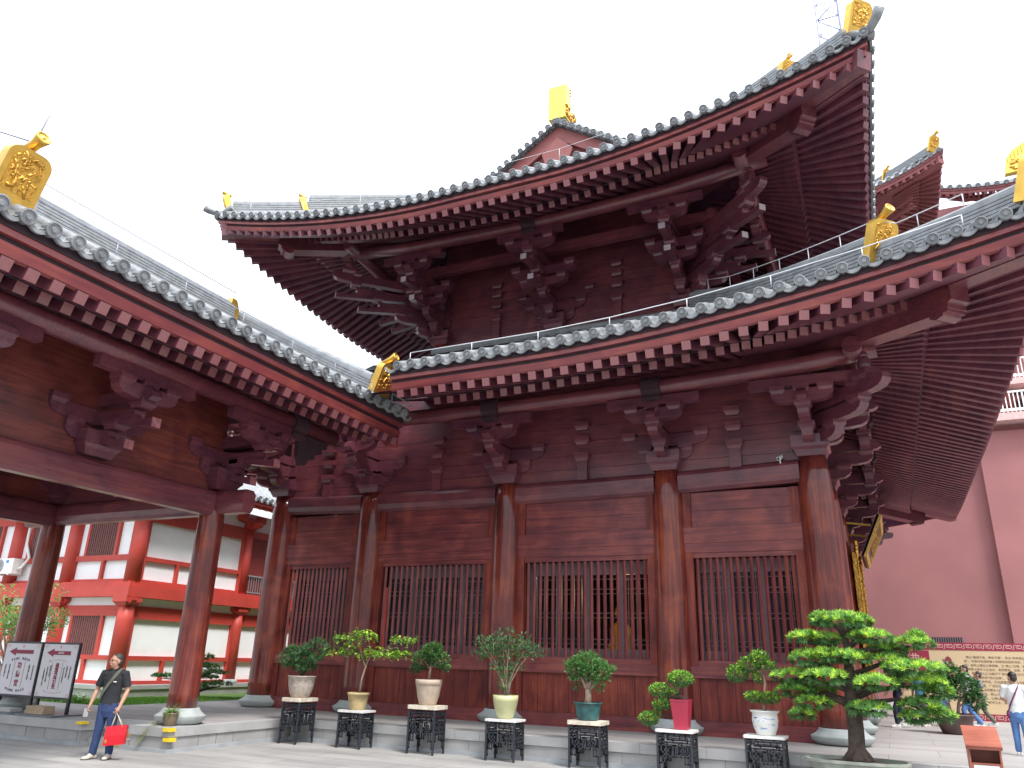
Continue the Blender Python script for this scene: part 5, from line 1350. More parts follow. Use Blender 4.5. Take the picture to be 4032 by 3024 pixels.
m = MB(); stems(m, [([(0, 0, -.05), (-.02, 0, .3), (-.05, 0, .6), (.05, 0, 1.0)], [.12, .09, .06, .03]), ([(0, 0, .2), (.4, 0, .3), (.9, 0, .38)], [.05, .035, .015]), ([(-.05, 0, .5), (-.7, 0, .5), (-1.5, 0, .52)], [.05, .03, .012]), ([(-.03, 0, .55), (.3, 0, .7), (.6, 0, .75)], [.04, .025, .012])]); o = m.build('trunk', BARK); o.parent = t
m = MB(); random.seed(29)
for c, r, n in (((.1, 0, 1.12), (.32, .3, .13), 75), ((.25, 0, .88), (.45, .3, .1), 80), ((.55, 0, .72), (.5, .35, .12), 95), ((.15, 0, .58), (.5, .35, .12), 85), ((.75, 0, .42), (.5, .3, .1), 85), ((.2, -.1, .32), (.4, .3, .1), 50), ((-1.45, 0, .56), (.4, .25, .09), 70), ((-.8, 0, .6), (.4, .3, .1), 40)):
    for _ in range(n):
        a = random.uniform(0, 6.28); q = random.random() ** .5; p = V(c) + V((math.cos(a) * q * r[0], math.sin(a) * q * r[1], random.uniform(-.4, 1) * r[2] * math.sqrt(1 - q * q + .02)))
        rosette(m, p, (math.cos(a) * .5, math.sin(a) * .5, .8), .10, .018, 9, [0, 0, 1, 2] if random.random() < .3 else [0, 0, 1])
o = m.build('foliage', [LF_DD, LF_D, LF_Y]); o.parent = t
t = thing('garden_tree', (-21.7, -1.75, .35), 'small pale-stemmed tree with sparse light green leaves behind the far gallery column', 'tree')
m = MB(); random.seed(31); tips = []
for k in range(9):
    tx = random.uniform(-1.5, 1.4); ty = random.uniform(-.7, .7); tz = random.uniform(1.9, 2.95)
    p = [(random.uniform(-.1, .1), 0, -.05), (tx * .2, ty * .2, .8), (tx * .55, ty * .5, 1.5), (tx, ty, tz)]
    m.tube(p, [.05, .04, .025, .008], 6); tips += [V(p[3]), (V(p[2]) + V(p[3])) / 2]
    q = V(p[2]); e = q + V((random.uniform(-.6, .6), random.uniform(-.4, .4), .7)); m.tube([q, e], [.015, .006], 5); tips.append(e)
o = m.build('trunk', BARKP); o.parent = t
m = MB()
for p in tips: leaves(m, p, (.42, .35, .3), 62, .10, .05, (0, 1, 1), .2)
o = m.build('crown', [LF_M, leafmat('leaf_light', (.30, .40, .14))]); o.parent = t
# ------------------------------------------------------------------ lettering
def lettering(body, size, M, mat, name='lettering', parent=None, ext=.002, align='CENTER', lead=1.0, offset=0.0):
    cu = bpy.data.curves.new(name, 'FONT'); cu.body = body; cu.size = size; cu.align_x = align; cu.align_y = 'CENTER'; cu.extrude = ext; cu.space_line = lead; cu.resolution_u = 2; cu.offset = offset
    o = bpy.data.objects.new(name, cu); COL.objects.link(o)
    dg = bpy.context.evaluated_depsgraph_get(); me = bpy.data.meshes.new_from_object(o.evaluated_get(dg))
    bpy.data.objects.remove(o); bpy.data.curves.remove(cu)
    n = bpy.data.objects.new(name, me); COL.objects.link(n); me.materials.clear(); me.materials.append(mat)
    if parent is not None:
        n.parent = parent; n.matrix_local = Matrix.Translation(-wloc(parent)) @ M
    else: n.matrix_world = M
    return n
def facing(p, right, up=(0, 0, 1)):
    r = V(right).normalized(); u = V(up).normalized(); n = r.cross(u)
    return Matrix(((r.x, u.x, n.x, p[0]), (r.y, u.y, n.y, p[1]), (r.z, u.z, n.z, p[2]), (0, 0, 0, 1)))
INK = plain('maroon_ink', (.24, .018, .05), .6, var=.05)
INKD = plain('dark_ink', (.075, .06, .065), .6, var=.05)
INKB = plain('brown_print', (.20, .13, .10), .6, var=.05)
INKG = plain('pale_print', (.55, .40, .40), .6, var=.05)
PAPER = plain('sign_paper', (.60, .575, .60), .45, var=.03)
FRAMEK = plain('black_frame', (.02, .022, .028), .4)
WHITEP = plain('white_print', (.78, .77, .74), .5, var=.02)
def signboard(x0, x1, y, z0, z1, label, title, cols, arrow_txt, arc_top, arc_bot):
    xc, w, h = (x0 + x1) / 2, x1 - x0, z1 - z0
    t = thing('sign_board', (xc, y, T), label, 'sign', 'direction boards on the terrace')
    m = MB(); m.bb((x0, y - .01, z0), (x1, y + .03, z1)); m.bb((x0 + .06, y + .03, T + .03), (x0 + .12, y + .08, z1 - .1)); m.bb((x1 - .12, y + .03, T + .03), (x1 - .06, y + .08, z1 - .1)); m.build('frame', FRAMEK, t)
    m = MB(); m.bb((x0 + .035, y - .016, z0 + .04), (x1 - .035, y - .012, z1 - .04)); m.build('panel', PAPER, t)
    m = MB(); e = .06
    m.prism([(x0 + e, -.38), (x1 - e, -.38), (x1, -.33), (x1, .34), (x0, .34), (x0, -.33)], (0, y, T + .02), (1, 0, 0), (0, 1, 0), (0, 0, 1), .035); m.build('base_plate', plain('steel_base', (.12, .14, .16), .35, var=.1) if 'steel_base' not in bpy.data.materials else bpy.data.materials['steel_base'], t)
    yy = y - .0185
    def P(a, b): return (x0 + w * a, yy, z1 - h * b)
    m = MB()
    m.prism([(-.36, 0), (-.17, .075), (-.17, .035), (.30, .035), (.30, -.035), (-.17, -.035), (-.17, -.075)], P(.5, .19), (w, 0, 0), (0, 0, h), (0, -1, 0), .003); m.build('arrow', INK, t)
    m = MB(); m.lathe([(.028, 0), (.028, .003)], P(.5, .085), 16, False, ax=(0, -1, 0)); m.lathe([(.016, .003), (.016, .005)], P(.5, .085), 12, False, ax=(0, -1, 0), mat=1); m.build('emblem', [plain('rose_print', (.62, .10, .22), .6) if 'rose_print' not in bpy.data.materials else bpy.data.materials['rose_print'], PAPER], t)
    X = (1, 0, 0)
    n = len(title); 
    for k, ch in enumerate(title):
        lettering(ch, .14 if n < 4 else .115, facing(P(.5, .445 + (.32 if n < 4 else .36) * k / (n - 1) - (0 if n < 4 else .02)), X), INK, 'lettering', t, offset=.003)
    for a in (.36, .64):
        m = MB(); m.bb((x0 + w * a - .003, yy - .001, z1 - h * .84), (x0 + w * a + .003, yy + .001, z1 - h * .36)); m.build('rule_line', INKD, t)
    for a, s, b0 in cols:
        lettering('\n'.join(s), .042, facing(P(a, (b0 + .02 * len(s))), X), INKD, 'lettering', t, lead=.88)
    for s, b, cv in ((arc_top, .315, 1), (arc_bot, .90, -1)):
        L = len(s)
        for k, ch in enumerate(s):
            if ch == ' ': continue
            u = (k - (L - 1) / 2) / L; ang_ = -u * .8 * cv
            lettering(ch, .058 if L < 12 else .04, facing(P(.5 + u * .52, b + cv * .16 * u * u), (math.cos(ang_), 0, math.sin(ang_))), INKD if L < 12 else INKG, 'lettering', t)
    if arrow_txt: lettering(arrow_txt, .045, facing((P(.54, .19)[0], yy - .003, P(.5, .19)[2]), X), WHITEP, 'lettering', t)
    for a, b in ((.10, .07), (.90, .07), (.08, .93), (.92, .93)):
        m = MB()
        for q in range(5):
            c = P(a + .02 * math.cos(q * 1.26), b + .018 * math.sin(q * 1.26)); m.lathe([(.028, .0), (.028, .0012)], (c[0], c[1] + .001 - .0004 * q, c[2]), 10, False, ax=(0, -1, 0))
        m.build('corner_flower', bpy.data.materials.get('faint_rose_print') or plain('faint_rose_print', (.57, .47, .46), .6, var=.06), t)
    return t
signboard(-15.27, -14.14, -5.40, .735, 1.835, 'black-framed direction board with five large maroon characters and a maroon arrow', '佛事登记处',
          [(.17, '专属祈福阁四大斋日', .45), (.25, '往生普佛延生普佛', .42), (.33, '供斋供灯供花', .40), (.70, '放生法会水陆法会', .42), (.78, '祈福消灾超度', .40), (.87, '吉祥法会功德主', .40)], '由此前往', '电话 13726449701', 'TEL 13726449701')
signboard(-16.52, -15.31, -5.40, .735, 1.835, 'black-framed direction board with three large maroon characters and a plain maroon arrow', '功德堂',
          [(.13, '万佛灯祈福平安', .40), (.24, '莲位安放超荐先祖', .40), (.77, '供佛斋僧广种福田', .40), (.88, '心灯供养家宅安康', .40)], None, '弘法利生 慈悲济世', '种功德林 同沾法喜')
t = thing('cardboard_box', (-14.75, -5.6, T + .04), 'two flat tan cardboard boxes stacked on the steel base of the five-character board', 'box')
m = MB(); m.bb((-15.02, -5.70, T + .042), (-14.45, -5.44, T + .12)); m.bb((-15.01, -5.69, T + .122), (-14.46, -5.45, T + .19)); m.build('carton', plain('cardboard', (.36, .27, .18), .85, var=.12), t)
t = thing('stone_weight', (-16.0, -5.6, T + .04), 'pale stone slab weighing down the base of the three-character board', 'slab')
m = MB(); m.bb((-16.5, -5.72, T + .042), (-15.45, -5.46, T + .11)); m.build('slab', STONE, t)
# step stickers and yellow corner guards
STK = plain('tan_sticker', (.45, .28, .10), .6, var=.1)
for k, (x0, x1, y, z0, z1) in enumerate(((-12.62, -12.18, CY + .038, .03, .125), (-12.45, -12.05, CY + .368, .165, .26))):
    t = thing('step_notice', ((x0 + x1) / 2, y, z0), ('tan caution sticker on the riser of the lower step', 'tan caution sticker on the riser of the upper step')[k], 'sticker', 'caution stickers on the steps')
    m = MB(); m.bb((x0, y - .004, z0), (x1, y - .001, z1)); m.build('panel', STK, t)
    lettering('小心台阶', .06, facing(((x0 + x1) / 2 + .04, y - .005, (z0 + z1) / 2 + .012), (1, 0, 0)), INKD, 'lettering', t, ext=.0005)
YEL = plain('yellow_guard', (.78, .55, .02), .5, var=.05)
for k, (p, d) in enumerate((((CX, CY, T - .03), (.16, .16, .06)), ((CX + .02, CY + .02, .225), (.16, .16, .06)), ((SX0, LY, T - .02), (.16, .16, .045)))):
    m = MB(); s = -1 if k < 2 else -1
    m.box((p[0] - .033, p[1] + .033, p[2]), d); o = m.build('corner_guard', YEL, None, loc=p)
    tag(o, ('yellow corner guard on the top edge of the plinth under the spider plant', 'yellow corner guard lower down the plinth corner below the spider plant', 'yellow corner guard on the plinth edge left of the steps')[k], 'corner guard', 'yellow corner guards')
# ------------------------------------------------------------------ information hoarding at the right
bd = thing('information_board', (5, 11.0, T), 'long cream information hoarding with maroon borders in front of the red wall', 'information board')
BX0, BX1, BY = .9, 12.0, 11.0
MAR = plain('maroon_board', (.30, .022, .055), .5, var=.05); CREAM = plain('cream_board', (.63, .48, .29), .5, var=.04, scale=.8); PINKP = plain('pale_pink_print', (.70, .42, .38), .5, var=.03)
m = MB(); m.bb((BX0, BY, T + .002), (BX1, BY + .12, 2.58)); m.build('panel', CREAM, bd)
m = MB(); m.bb((BX0, BY - .006, 2.36), (BX1, BY - .001, 2.582)); m.bb((BX0, BY - .006, T + .003), (BX1, BY - .001, .62)); m.bb((BX0, BY - .008, 1.3), (2.03, BY - .002, 2.34)); m.build('border', MAR, bd)
for z in (2.47, .52):
    m = MB(); k = 0; x = BX0 + .05
    while x < BX1 - .3:
        for a, b in (((0, -.055), (0, .055)), ((0, .055), (.20, .055)), ((.20, .055), (.20, -.03)), ((.20, -.03), (.06, -.03)), ((.06, -.03), (.06, .02)), ((.06, .02), (.13, .02)), ((0, -.055), (-.035, -.055))):
            lo = [x + min(a[0], b[0]) - .009, BY - .011, z + min(a[1], b[1]) - .009]; hi = [x + max(a[0], b[0]) + .009, BY - .007, z + max(a[1], b[1]) + .009]; m.bb(lo, hi)
        x += .255
    m.build('fret_border', PINKP, bd)
lettering('佛', .40, facing((1.58, BY - .012, 2.05), (1, 0, 0)), PINKP, 'lettering', bd); lettering('仁寿寺', .17, facing((1.90, BY - .0125, 1.98), (1, 0, 0)), PINKP, 'lettering', bd)
m = MB(); m.prism([(-.09, -.75), (.09, -.75), (.09, .32), (.05, .38), (0, .41), (-.05, .38), (-.09, .32)], (2.52, BY - .006, 1.78), (1, 0, 0), (0, 0, 1), (0, -1, 0), .006); m.build('title_banner', MAR, bd)
for k, ch in enumerate('佛山由来'): lettering(ch, .13, facing((2.52, BY - .011, 1.96 - .15 * k), (1, 0, 0)), PINKP, 'lettering', bd)
txt = ['   佛山“肇迹于晋，得名于唐”，有云“未有佛山，先有塔', '坡”。东晋时有西域僧人到塔坡岗结茅讲经，唐贞观二年（628', '年）在岗上掘出三尊佛像，立“佛山”石榜，故此得名。', '   明清以来手工业发达，商贾繁荣，冶铸、陶瓷、纺织等驰', '誉，享有“佛山之冶遍天下”美名，佛山与汉口镇、景德', '镇、朱仙镇并称“四大名镇”。', '   悠久的历史积淀，文化底蕴深厚，人才辈出，', '这里文风鼎盛，广东历代文状元共9人，佛山五人，', '孕育了维新运动著名人物康有为', '等历史名人地，佛山人杰', '地灵文脉绵长，让佛山拥有荣', '誉粤剧之乡、武术之乡、美食之乡']
for k, s in enumerate(txt): lettering(s, .078, facing((2.93, BY - .004, 2.17 - .112 * k), (1, 0, 0)), INKB, 'lettering', bd, align='LEFT', ext=.001)
# ------------------------------------------------------------------ wooden lectern
lc = thing('wooden_lectern', (1.97, -3.85, 0), 'small reddish wooden lectern with sloping top and open shelf at the right front', 'lectern', None, 0)
LWD = wood('lectern_wood', 'x', (.22, .06, .04), (.32, .10, .065), (.42, .15, .095), rough=.45, coat=.1, gs=2)
m = MB(); x0, x1 = 1.775, 2.17
def lect(m_):
    return m_
m.beam((1.97, -4.14, .845), (1.97, -3.72, 1.06), .42, .022); m.build('sloping_top', LWD, lc)
m = MB(); m.beam((1.97, -4.145, .825), (1.97, -4.12, .838), .42, .05)
for x in (x0 + .02, x1 - .02): m.prism([(-4.10, .0), (-3.75, .0), (-3.75, 1.02), (-4.10, .845)], (x, 0, 0), (0, 1, 0), (0, 0, 1), (1, 0, 0), .022)
m.build('side_panel', LWD, lc)
m = MB(); m.bb((x0 + .033, -4.09, .62), (x1 - .033, -3.76, .64)); m.build('shelf', LWD, lc)
m = MB(); m.bb((x0 + .033, -3.775, .02), (x1 - .033, -3.755, .98)); m.build('back_panel', LWD, lc)
m = MB(); m.bb((x0 + .05, -4.085, .03), (x1 - .05, -4.07, .615)); m.build('white_front', plain('white_sheet', (.72, .73, .74), .5, var=.03), lc)
m = MB(); m.bb((x0 + .033, -4.095, .0), (x0 + .05, -4.07, .62)); m.bb((x1 - .05, -4.095, .0), (x1 - .033, -4.07, .62)); m.build('front_post', LWD, lc)
# ------------------------------------------------------------------ gilded name plaque and couplet boards on the main front
pq = thing('name_plaque', (.9, 8.55, 5.2), 'tilted gilded-framed name plaque with gold characters over the main doorway', 'plaque')
PR = plain('plaque_ground', (.09, .055, .07), .4)
fr = V((0, -1, 0)); nrm = V((.90, 0, -.42)).normalized(); upv = V((.42, 0, .90)).normalized()
Lp, Hp = 3.1, 1.25; c = V((.86, 8.55, 5.30))
yv = V((0, 1, 0))
m = MB(); m.prism([(-Lp / 2, -Hp / 2), (Lp / 2, -Hp / 2), (Lp / 2, Hp / 2), (-Lp / 2, Hp / 2)], c, yv, upv, nrm, .07); m.build('ground_panel', PR, pq)
m = MB(); w = .15
for a0, a1, b0, b1 in ((-Lp / 2, Lp / 2, Hp / 2 - w, Hp / 2), (-Lp / 2, Lp / 2, -Hp / 2, -Hp / 2 + w), (-Lp / 2, -Lp / 2 + w, -Hp / 2 + w, Hp / 2 - w), (Lp / 2 - w, Lp / 2, -Hp / 2 + w, Hp / 2 - w)):
    m.prism([(a0, b0), (a1, b0), (a1, b1), (a0, b1)], c + nrm * .045, yv, upv, nrm, .13)
m.build('gilded_frame', plain('satin_gold', (.62, .40, .12), .45, metal=.45, var=.2, scale=12, bump=.5, bscale=30), pq)
for k, ch in enumerate('大雄宝殿'):
    lettering(ch, .62, facing(c + nrm * .06 + yv * (-.95 + .63 * k), yv, upv), GOLD, 'lettering', pq, ext=.02)
for y in (7.4, 9.7): m = MB(); m.beam((.06, y, 5.75), (.9, y, 5.62), .05, .05); m.build('hanger', GOLD, pq)
for k, y in enumerate((6.71, 10.38)):
    cp = thing('couplet_board', (.40, y, 1.2), ('black and gilt couplet board on the nearer door column', 'black and gilt couplet board on the farther door column')[k], 'couplet board', 'couplet boards beside the doorway')
    m = MB(); m.bb((.36, y - .24, 1.25), (.45, y + .24, 4.75)); m.build('board', plain('black_lacquer', (.018, .017, .02), .25), cp) if k == 0 else m.build('board', bpy.data.materials['black_lacquer'], cp)
    m = MB()
    for s in (-1, 1): m.bb((.35, y + s * .25 - .025, 1.25), (.48, y + s * .25 + .025, 4.75), 0)
    random.seed(k)
    for q in range(46): m.ell((.47, y + random.choice((-1, 1)) * .25, 1.3 + q * .076), (.03, .04, .05), 7, 5)
    for q in range(14): m.ell((.46, y + random.uniform(-.25, .25), 4.75 + random.uniform(0, .4)), (.06, .1, .09), 8, 6)
    m.build('gilt_carving', GOLDR, cp)
    for q, ch in enumerate(('佛光普照三千界', '法雨均沾十二城')[k]): lettering(ch, .30, facing((.455, y, 4.4 - .45 * q), (0, 1, 0)), GOLD, 'lettering', cp, ext=.006)
# cameras fixed to the hall
for k, (p, d) in enumerate((((-.62, -.22, 5.90), V((-.25, -1, -.55))), ((.62, 13.6, 5.2), V((.3, -1, -.3))))):
    cc = thing('security_camera', p, ('small white security camera beside the near corner column capital', 'small dark security camera on the far end of the main front')[k], 'security camera')
    d = d.normalized(); p = V(p); mt = STEEL if k == 0 else FRAMEK
    m = MB(); m.beam(p - d * .08, p + d * .10, .075, .065); m.build('body', mt, cc); m = MB(); m.lathe([(.026, .10), (.026, .115)], p, 12, ax=d); m.build('lens', FRAMEK, cc)
    m = MB(); e = V((0, .16, -.02)) if k == 0 else V((-.3, 0, -.05)); m.tube([p, p + V((0, 0, -.11)), p + e + V((0, 0, -.1))], .016, 8); m.build('mount', STEEL, cc)
    if k == 0:
        m = MB(); m.tube([p + V((.02, .05, -.12)), p + V((.12, .05, -.16)), p + V((.28, .06, -.13)), p + V((.32, .1, -.12))], .012, 6); m.build('cable', STEEL, cc)
# pale gilded statue glimpsed behind the lattice
sg = thing('gilded_statue', (-5.05, 2.6, 1.02), 'gilded seated statue glimpsed through the lattice inside the hall', 'statue')
m = MB(); m.lathe([(.45, 1.02), (.52, 1.2), (.40, 1.45), (.55, 1.7)], (-5.05, 2.6, 0), 20); m.lathe([(.50, 1.7), (.40, 1.95), (.28, 2.3), (.30, 2.55), (.12, 2.7), (.10, 2.75)], (-5.05, 2.6, 0), 20, sy=.7); m.ell((-5.05, 2.6, 2.92), (.15, .16, .20)); m.ell((-5.05, 2.6, 3.12), (.08, .08, .07)); m.build('figure', GOLD, sg)

lamp_d = bpy.data.lights.new('shrine_lamp', 'POINT'); lamp_d.energy = 22; lamp_d.color = (1, .62, .28); lamp_d.shadow_soft_size = .12
lamp = bpy.data.objects.new('shrine_lamp', lamp_d); COL.objects.link(lamp); lamp.location = (-4.6, 1.7, 3.3); lamp.parent = sg; lamp.location = V((-4.6, 1.7, 3.3)) - wloc(sg)
# ------------------------------------------------------------------ people
SKIN = plain('skin', (.46, .25, .17), .55, var=.08, scale=9)
HAIRK = plain('black_hair', (.018, .015, .014), .5, var=.3, scale=40)
HAIRG = plain('grey_hair', (.05, .048, .046), .6, var=.4, scale=60)
def cloth(name, c, var=.14): 
    return bpy.data.materials.get(name) or plain(name, c, .85, var=var, scale=7, bump=.5, bscale=9)
def fuse(o, vox, sm=2):
    md = o.modifiers.new('fuse', 'REMESH'); md.mode = 'VOXEL'; md.voxel_size = vox; md.use_smooth_shade = True
    if sm: s = o.modifiers.new('smooth', 'SMOOTH'); s.factor = .5; s.iterations = sm
    return o
def hand(m, w, d, side, grip=.5, s=1.0, thumb_dir=V((0, -1, 0))):
    """palm with four bent fingers and a thumb; w wrist, d direction of the forearm"""
    d = V(d).normalized(); th = V(thumb_dir); th = (th - d * th.dot(d)).normalized(); inn = d.cross(th) * side   # inn: towards the palm side
    w = V(w)
    m.tube([w - d * .02, w + d * .02, w + d * .05, w + d * .088], [(.024, .022), (.034, .019), (.040, .018), (.036, .016)] if False else [.024, .026, .027, .024], 10)
    for k in range(-1, 2): m.tube([w + d * .02 + th * (.016 * k), w + d * .09 + th * (.019 * k)], [.017, .0135], 8)
    for k, L in enumerate((.068, .076, .071, .056)):
        b = w + d * .085 + th * (.028 - .019 * k)
        c0 = (d + inn * grip * .5).normalized(); c1 = (d * (1 - grip * .8) + inn * (grip * 1.2 + .05)).normalized(); c2 = (d * (1 - grip * 1.7) + inn * (grip * 1.3 + .05)).normalized()
        p1 = b + c0 * L * .42; p2 = p1 + c1 * L * .34; p3 = p2 + c2 * L * .30
        m.tube([b - d * .015, p1, p2, p3], [.0098, .009, .0083, .0068], 8)
    b = w + d * .03 + th * .024; t1 = b + (d * .7 + th * .75 + inn * .3 * grip).normalized() * .036; t2 = t1 + (d * .9 + th * .1 + inn * .6 * grip).normalized() * .030
    m.tube([b, t1, t2], [.0125, .011, .008], 8)
def head(m, c, r=1.0, yaw=0.0, pitch=0.0):
    M = Matrix.Rotation(yaw, 3, 'Z') @ Matrix.Rotation(pitch, 3, 'X'); c = V(c)
    def q(x, y, z): return c + M @ V((x * r, y * r, z * r))
    m.ell(q(0, .012, .025), (.077 * r, .095 * r, .098 * r), 18, 14, None, M)
    m.ell(q(0, -.018, -.035), (.062 * r, .070 * r, .082 * r), 16, 12, None, M)
    m.ell(q(0, -.035, -.088), (.034 * r, .034 * r, .030 * r), 12, 8, None, M)        # chin
    m.tube([q(0, -.085, .025), q(0, -.104, -.008), q(0, -.100, -.026)], [.009 * r, .013 * r, .015 * r], 8)   # nose
    for s in (-1, 1):
        m.ell(q(s * .080, .012, -.005), (.010 * r, .020 * r, .034 * r), 10, 8, None, M)
        m.ell(q(s * .040, -.062, -.025), (.026 * r, .022 * r, .026 * r), 10, 8, None, M)
        m.tube([q(s * .012, -.089, .034), q(s * .052, -.074, .036)], [.009 * r, .008 * r], 8)
    m.tube([q(-.022, -.083, -.060), q(0, -.090, -.057), q(.022, -.083, -.060)], [.007 * r, .010 * r, .007 * r], 8)
    return q, M
def person(loc, rz_, label, H, J, shirt, legs, hair, shoes, vox=.012, hands=True, yaw=0.0, pitch=0.0, cap=None, long_hair=False, sleeve=.55, sole=None, group=None, extras=None):
    """J: joints in a 1.7 m figure facing -Y, +X on the right of the picture"""
    t = thing('person', loc, label, 'person', group, rz_)
    S = H / 1.70
    m = MB()
    g = lambda k: V(J[k])
    hd = g('head')
    q, HM = head(m, hd, 1.0, yaw, pitch)
    nk = g('neck')
    m.tube([nk + V((0, .0, -.05)), nk, hd + V((0, .01, -.07))], [.060, .055, .054], 12)
    m.lathe([(.09, .86), (.135, .92), (.125, 1.06), (.14, 1.22), (.145, 1.34), (.08, 1.42), (.05, 1.44)], (g('hip')[0], g('hip')[1], 0), 16, sy=.66)
    for s in 'LR':
        sh, el, wr = g('sh' + s), g('el' + s), g('wr' + s)
        m.tube([sh + V((0, 0, .01)), sh.lerp(el, .4), el, el.lerp(wr, .35), wr], [.052, .046, .037, .038, .026], 12)
        if hands: hand(m, wr, wr - el, 1 if s == 'L' else -1, J.get('grip' + s, .4), thumb_dir=V(J.get('th' + s, (0, -1, 0))))
        else: m.tube([wr, wr + (wr - el).normalized() * .09], [.028, .02], 8)
        hp, kn, an = g('hp' + s), g('kn' + s), g('an' + s)
        m.tube([hp + V((0, 0, .05)), hp.lerp(kn, .5), kn, kn.lerp(an, .35), an], [.08, .07, .052, .05, .035], 12)
    body = m.build('body', SKIN); body.parent = t; fuse(body, vox)
    # shirt
    m = MB(); hx, hy = g('hip')[0], g('hip')[1]
    m.lathe([(.160, .80), (.168, .86), (.158, 1.0), (.166, 1.16), (.180, 1.28), (.165, 1.37), (.115, 1.425), (.078, 1.45)], (hx, hy, 0), 20, sy=.70)
    for s in 'LR':
        sh, el, wr = g('sh' + s), g('el' + s), g('wr' + s)
        m.tube([V((hx, hy, 1.37)).lerp(sh, .55), sh, sh.lerp(el, .4), sh.lerp(el, sleeve + .25)], [.075, .074, .070, .068], 12)
    o = m.build('shirt', shirt); o.parent = t; fuse(o, vox, 3)
    m = MB()
    m.lathe([(.120, .66), (.158, .76), (.160, .86), (.150, .94)], (hx, hy, 0), 20, sy=.74)
    for s in 'LR':
        hp, kn, an = g('hp' + s), g('kn' + s), g('an' + s)
        m.tube([hp + V((0, 0, .02)), hp.lerp(kn, .45), kn, kn.lerp(an, .45), an + V((0, 0, .05)), an + V((0, 0, -.01))], [.100, .088, .075, .066, .064, .058], 14)
        for k in (.5, .72, .88): m.tube([kn.lerp(an, k) + V((.03, 0, 0)), kn.lerp(an, k) + V((-.03, 0, .03))], [.050, .050], 8)
    o = m.build('trousers', legs); o.parent = t; fuse(o, vox, 3)
    for s in 'LR':
        an = g('an' + s); f = V(J.get('ft' + s, (0, -1, 0))).normalized(); sd = f.cross(V((0, 0, 1)))
        M = Matrix((sd, -f, V((0, 0, 1)))).transposed()
        m = MB(); b = V((an.x, an.y, an.z - .05))
        m.ell(b + f * .02 + V((0, 0, .015)), (.042, .085, .05), 12, 8, None, M); m.ell(b + f * .12 + V((0, 0, -.008)), (.044, .09, .034), 12, 8, None, M); m.ell(b - f * .05, (.038, .05, .045), 10, 8, None, M)
        o = m.build('shoe', shoes); o.parent = t; fuse(o, .008)
        m = MB(); m.prism([(-.034, -.09), (.034, -.09), (.046, .05), (.046, .13), (.03, .20), (-.03, .20), (-.046, .13), (-.046, .05)], b + V((0, 0, -.034)), sd, f, (0, 0, 1), .022); m.build('sole', sole or shoes).parent = o
    m = MB()
    m.ell(q(0, .028, .056), (.0815, .090, .082), 18, 12, None, HM)
    m.ell(q(0, .060, .0), (.074, .062, .085), 14, 10, None, HM)
    if long_hair: m.ell(q(0, .06, -.06), (.075, .05, .11), 14, 10, None, HM)
    o = m.build('hair', hair); o.parent = t
    if cap:
        m = MB(); m.ell(q(0, .016, .065), (.092, .104, .080), 18, 10, None, HM); m.ell(q(0, -.105, .052), (.070, .075, .012), 14, 6, None, HM); o = m.build('cap', cap); o.parent = t
    if extras: extras(t, g, q, HM)
    t.scale = (S, S, S)
    return t
def ring_strap(m, pts, w=.045, mat=None, th=.006):
    """band following the body from shoulder to hip"""
    pts = [V(p) for p in pts]; fr = []
    for i, p in enumerate(pts):
        d = (pts[min(i + 1, len(pts) - 1)] - pts[max(i - 1, 0)]).normalized(); n = V((p.x * .4, p.y, 0)).normalized(); s = d.cross(n).normalized(); fr.append((p, s, n))
    m.sweep([(-w / 2, 0), (w / 2, 0), (w / 2, th), (-w / 2, th)], fr, True, mat)
BASEJ = dict(head=(0, 0, 1.575), neck=(0, .005, 1.45), hip=(0, 0, .9), shL=(.185, .005, 1.37), shR=(-.185, .005, 1.37), elL=(.245, .03, 1.10), elR=(-.245, .03, 1.10), wrL=(.25, -.05, .85), wrR=(-.25, -.05, .85),
             hpL=(.085, 0, .86), hpR=(-.085, 0, .86), knL=(.10, -.015, .48), knR=(-.10, -.015, .48), anL=(.105, .01, .085), anR=(-.105, .01, .085))
def J(**k): d = dict(BASEJ); d.update(k); return d
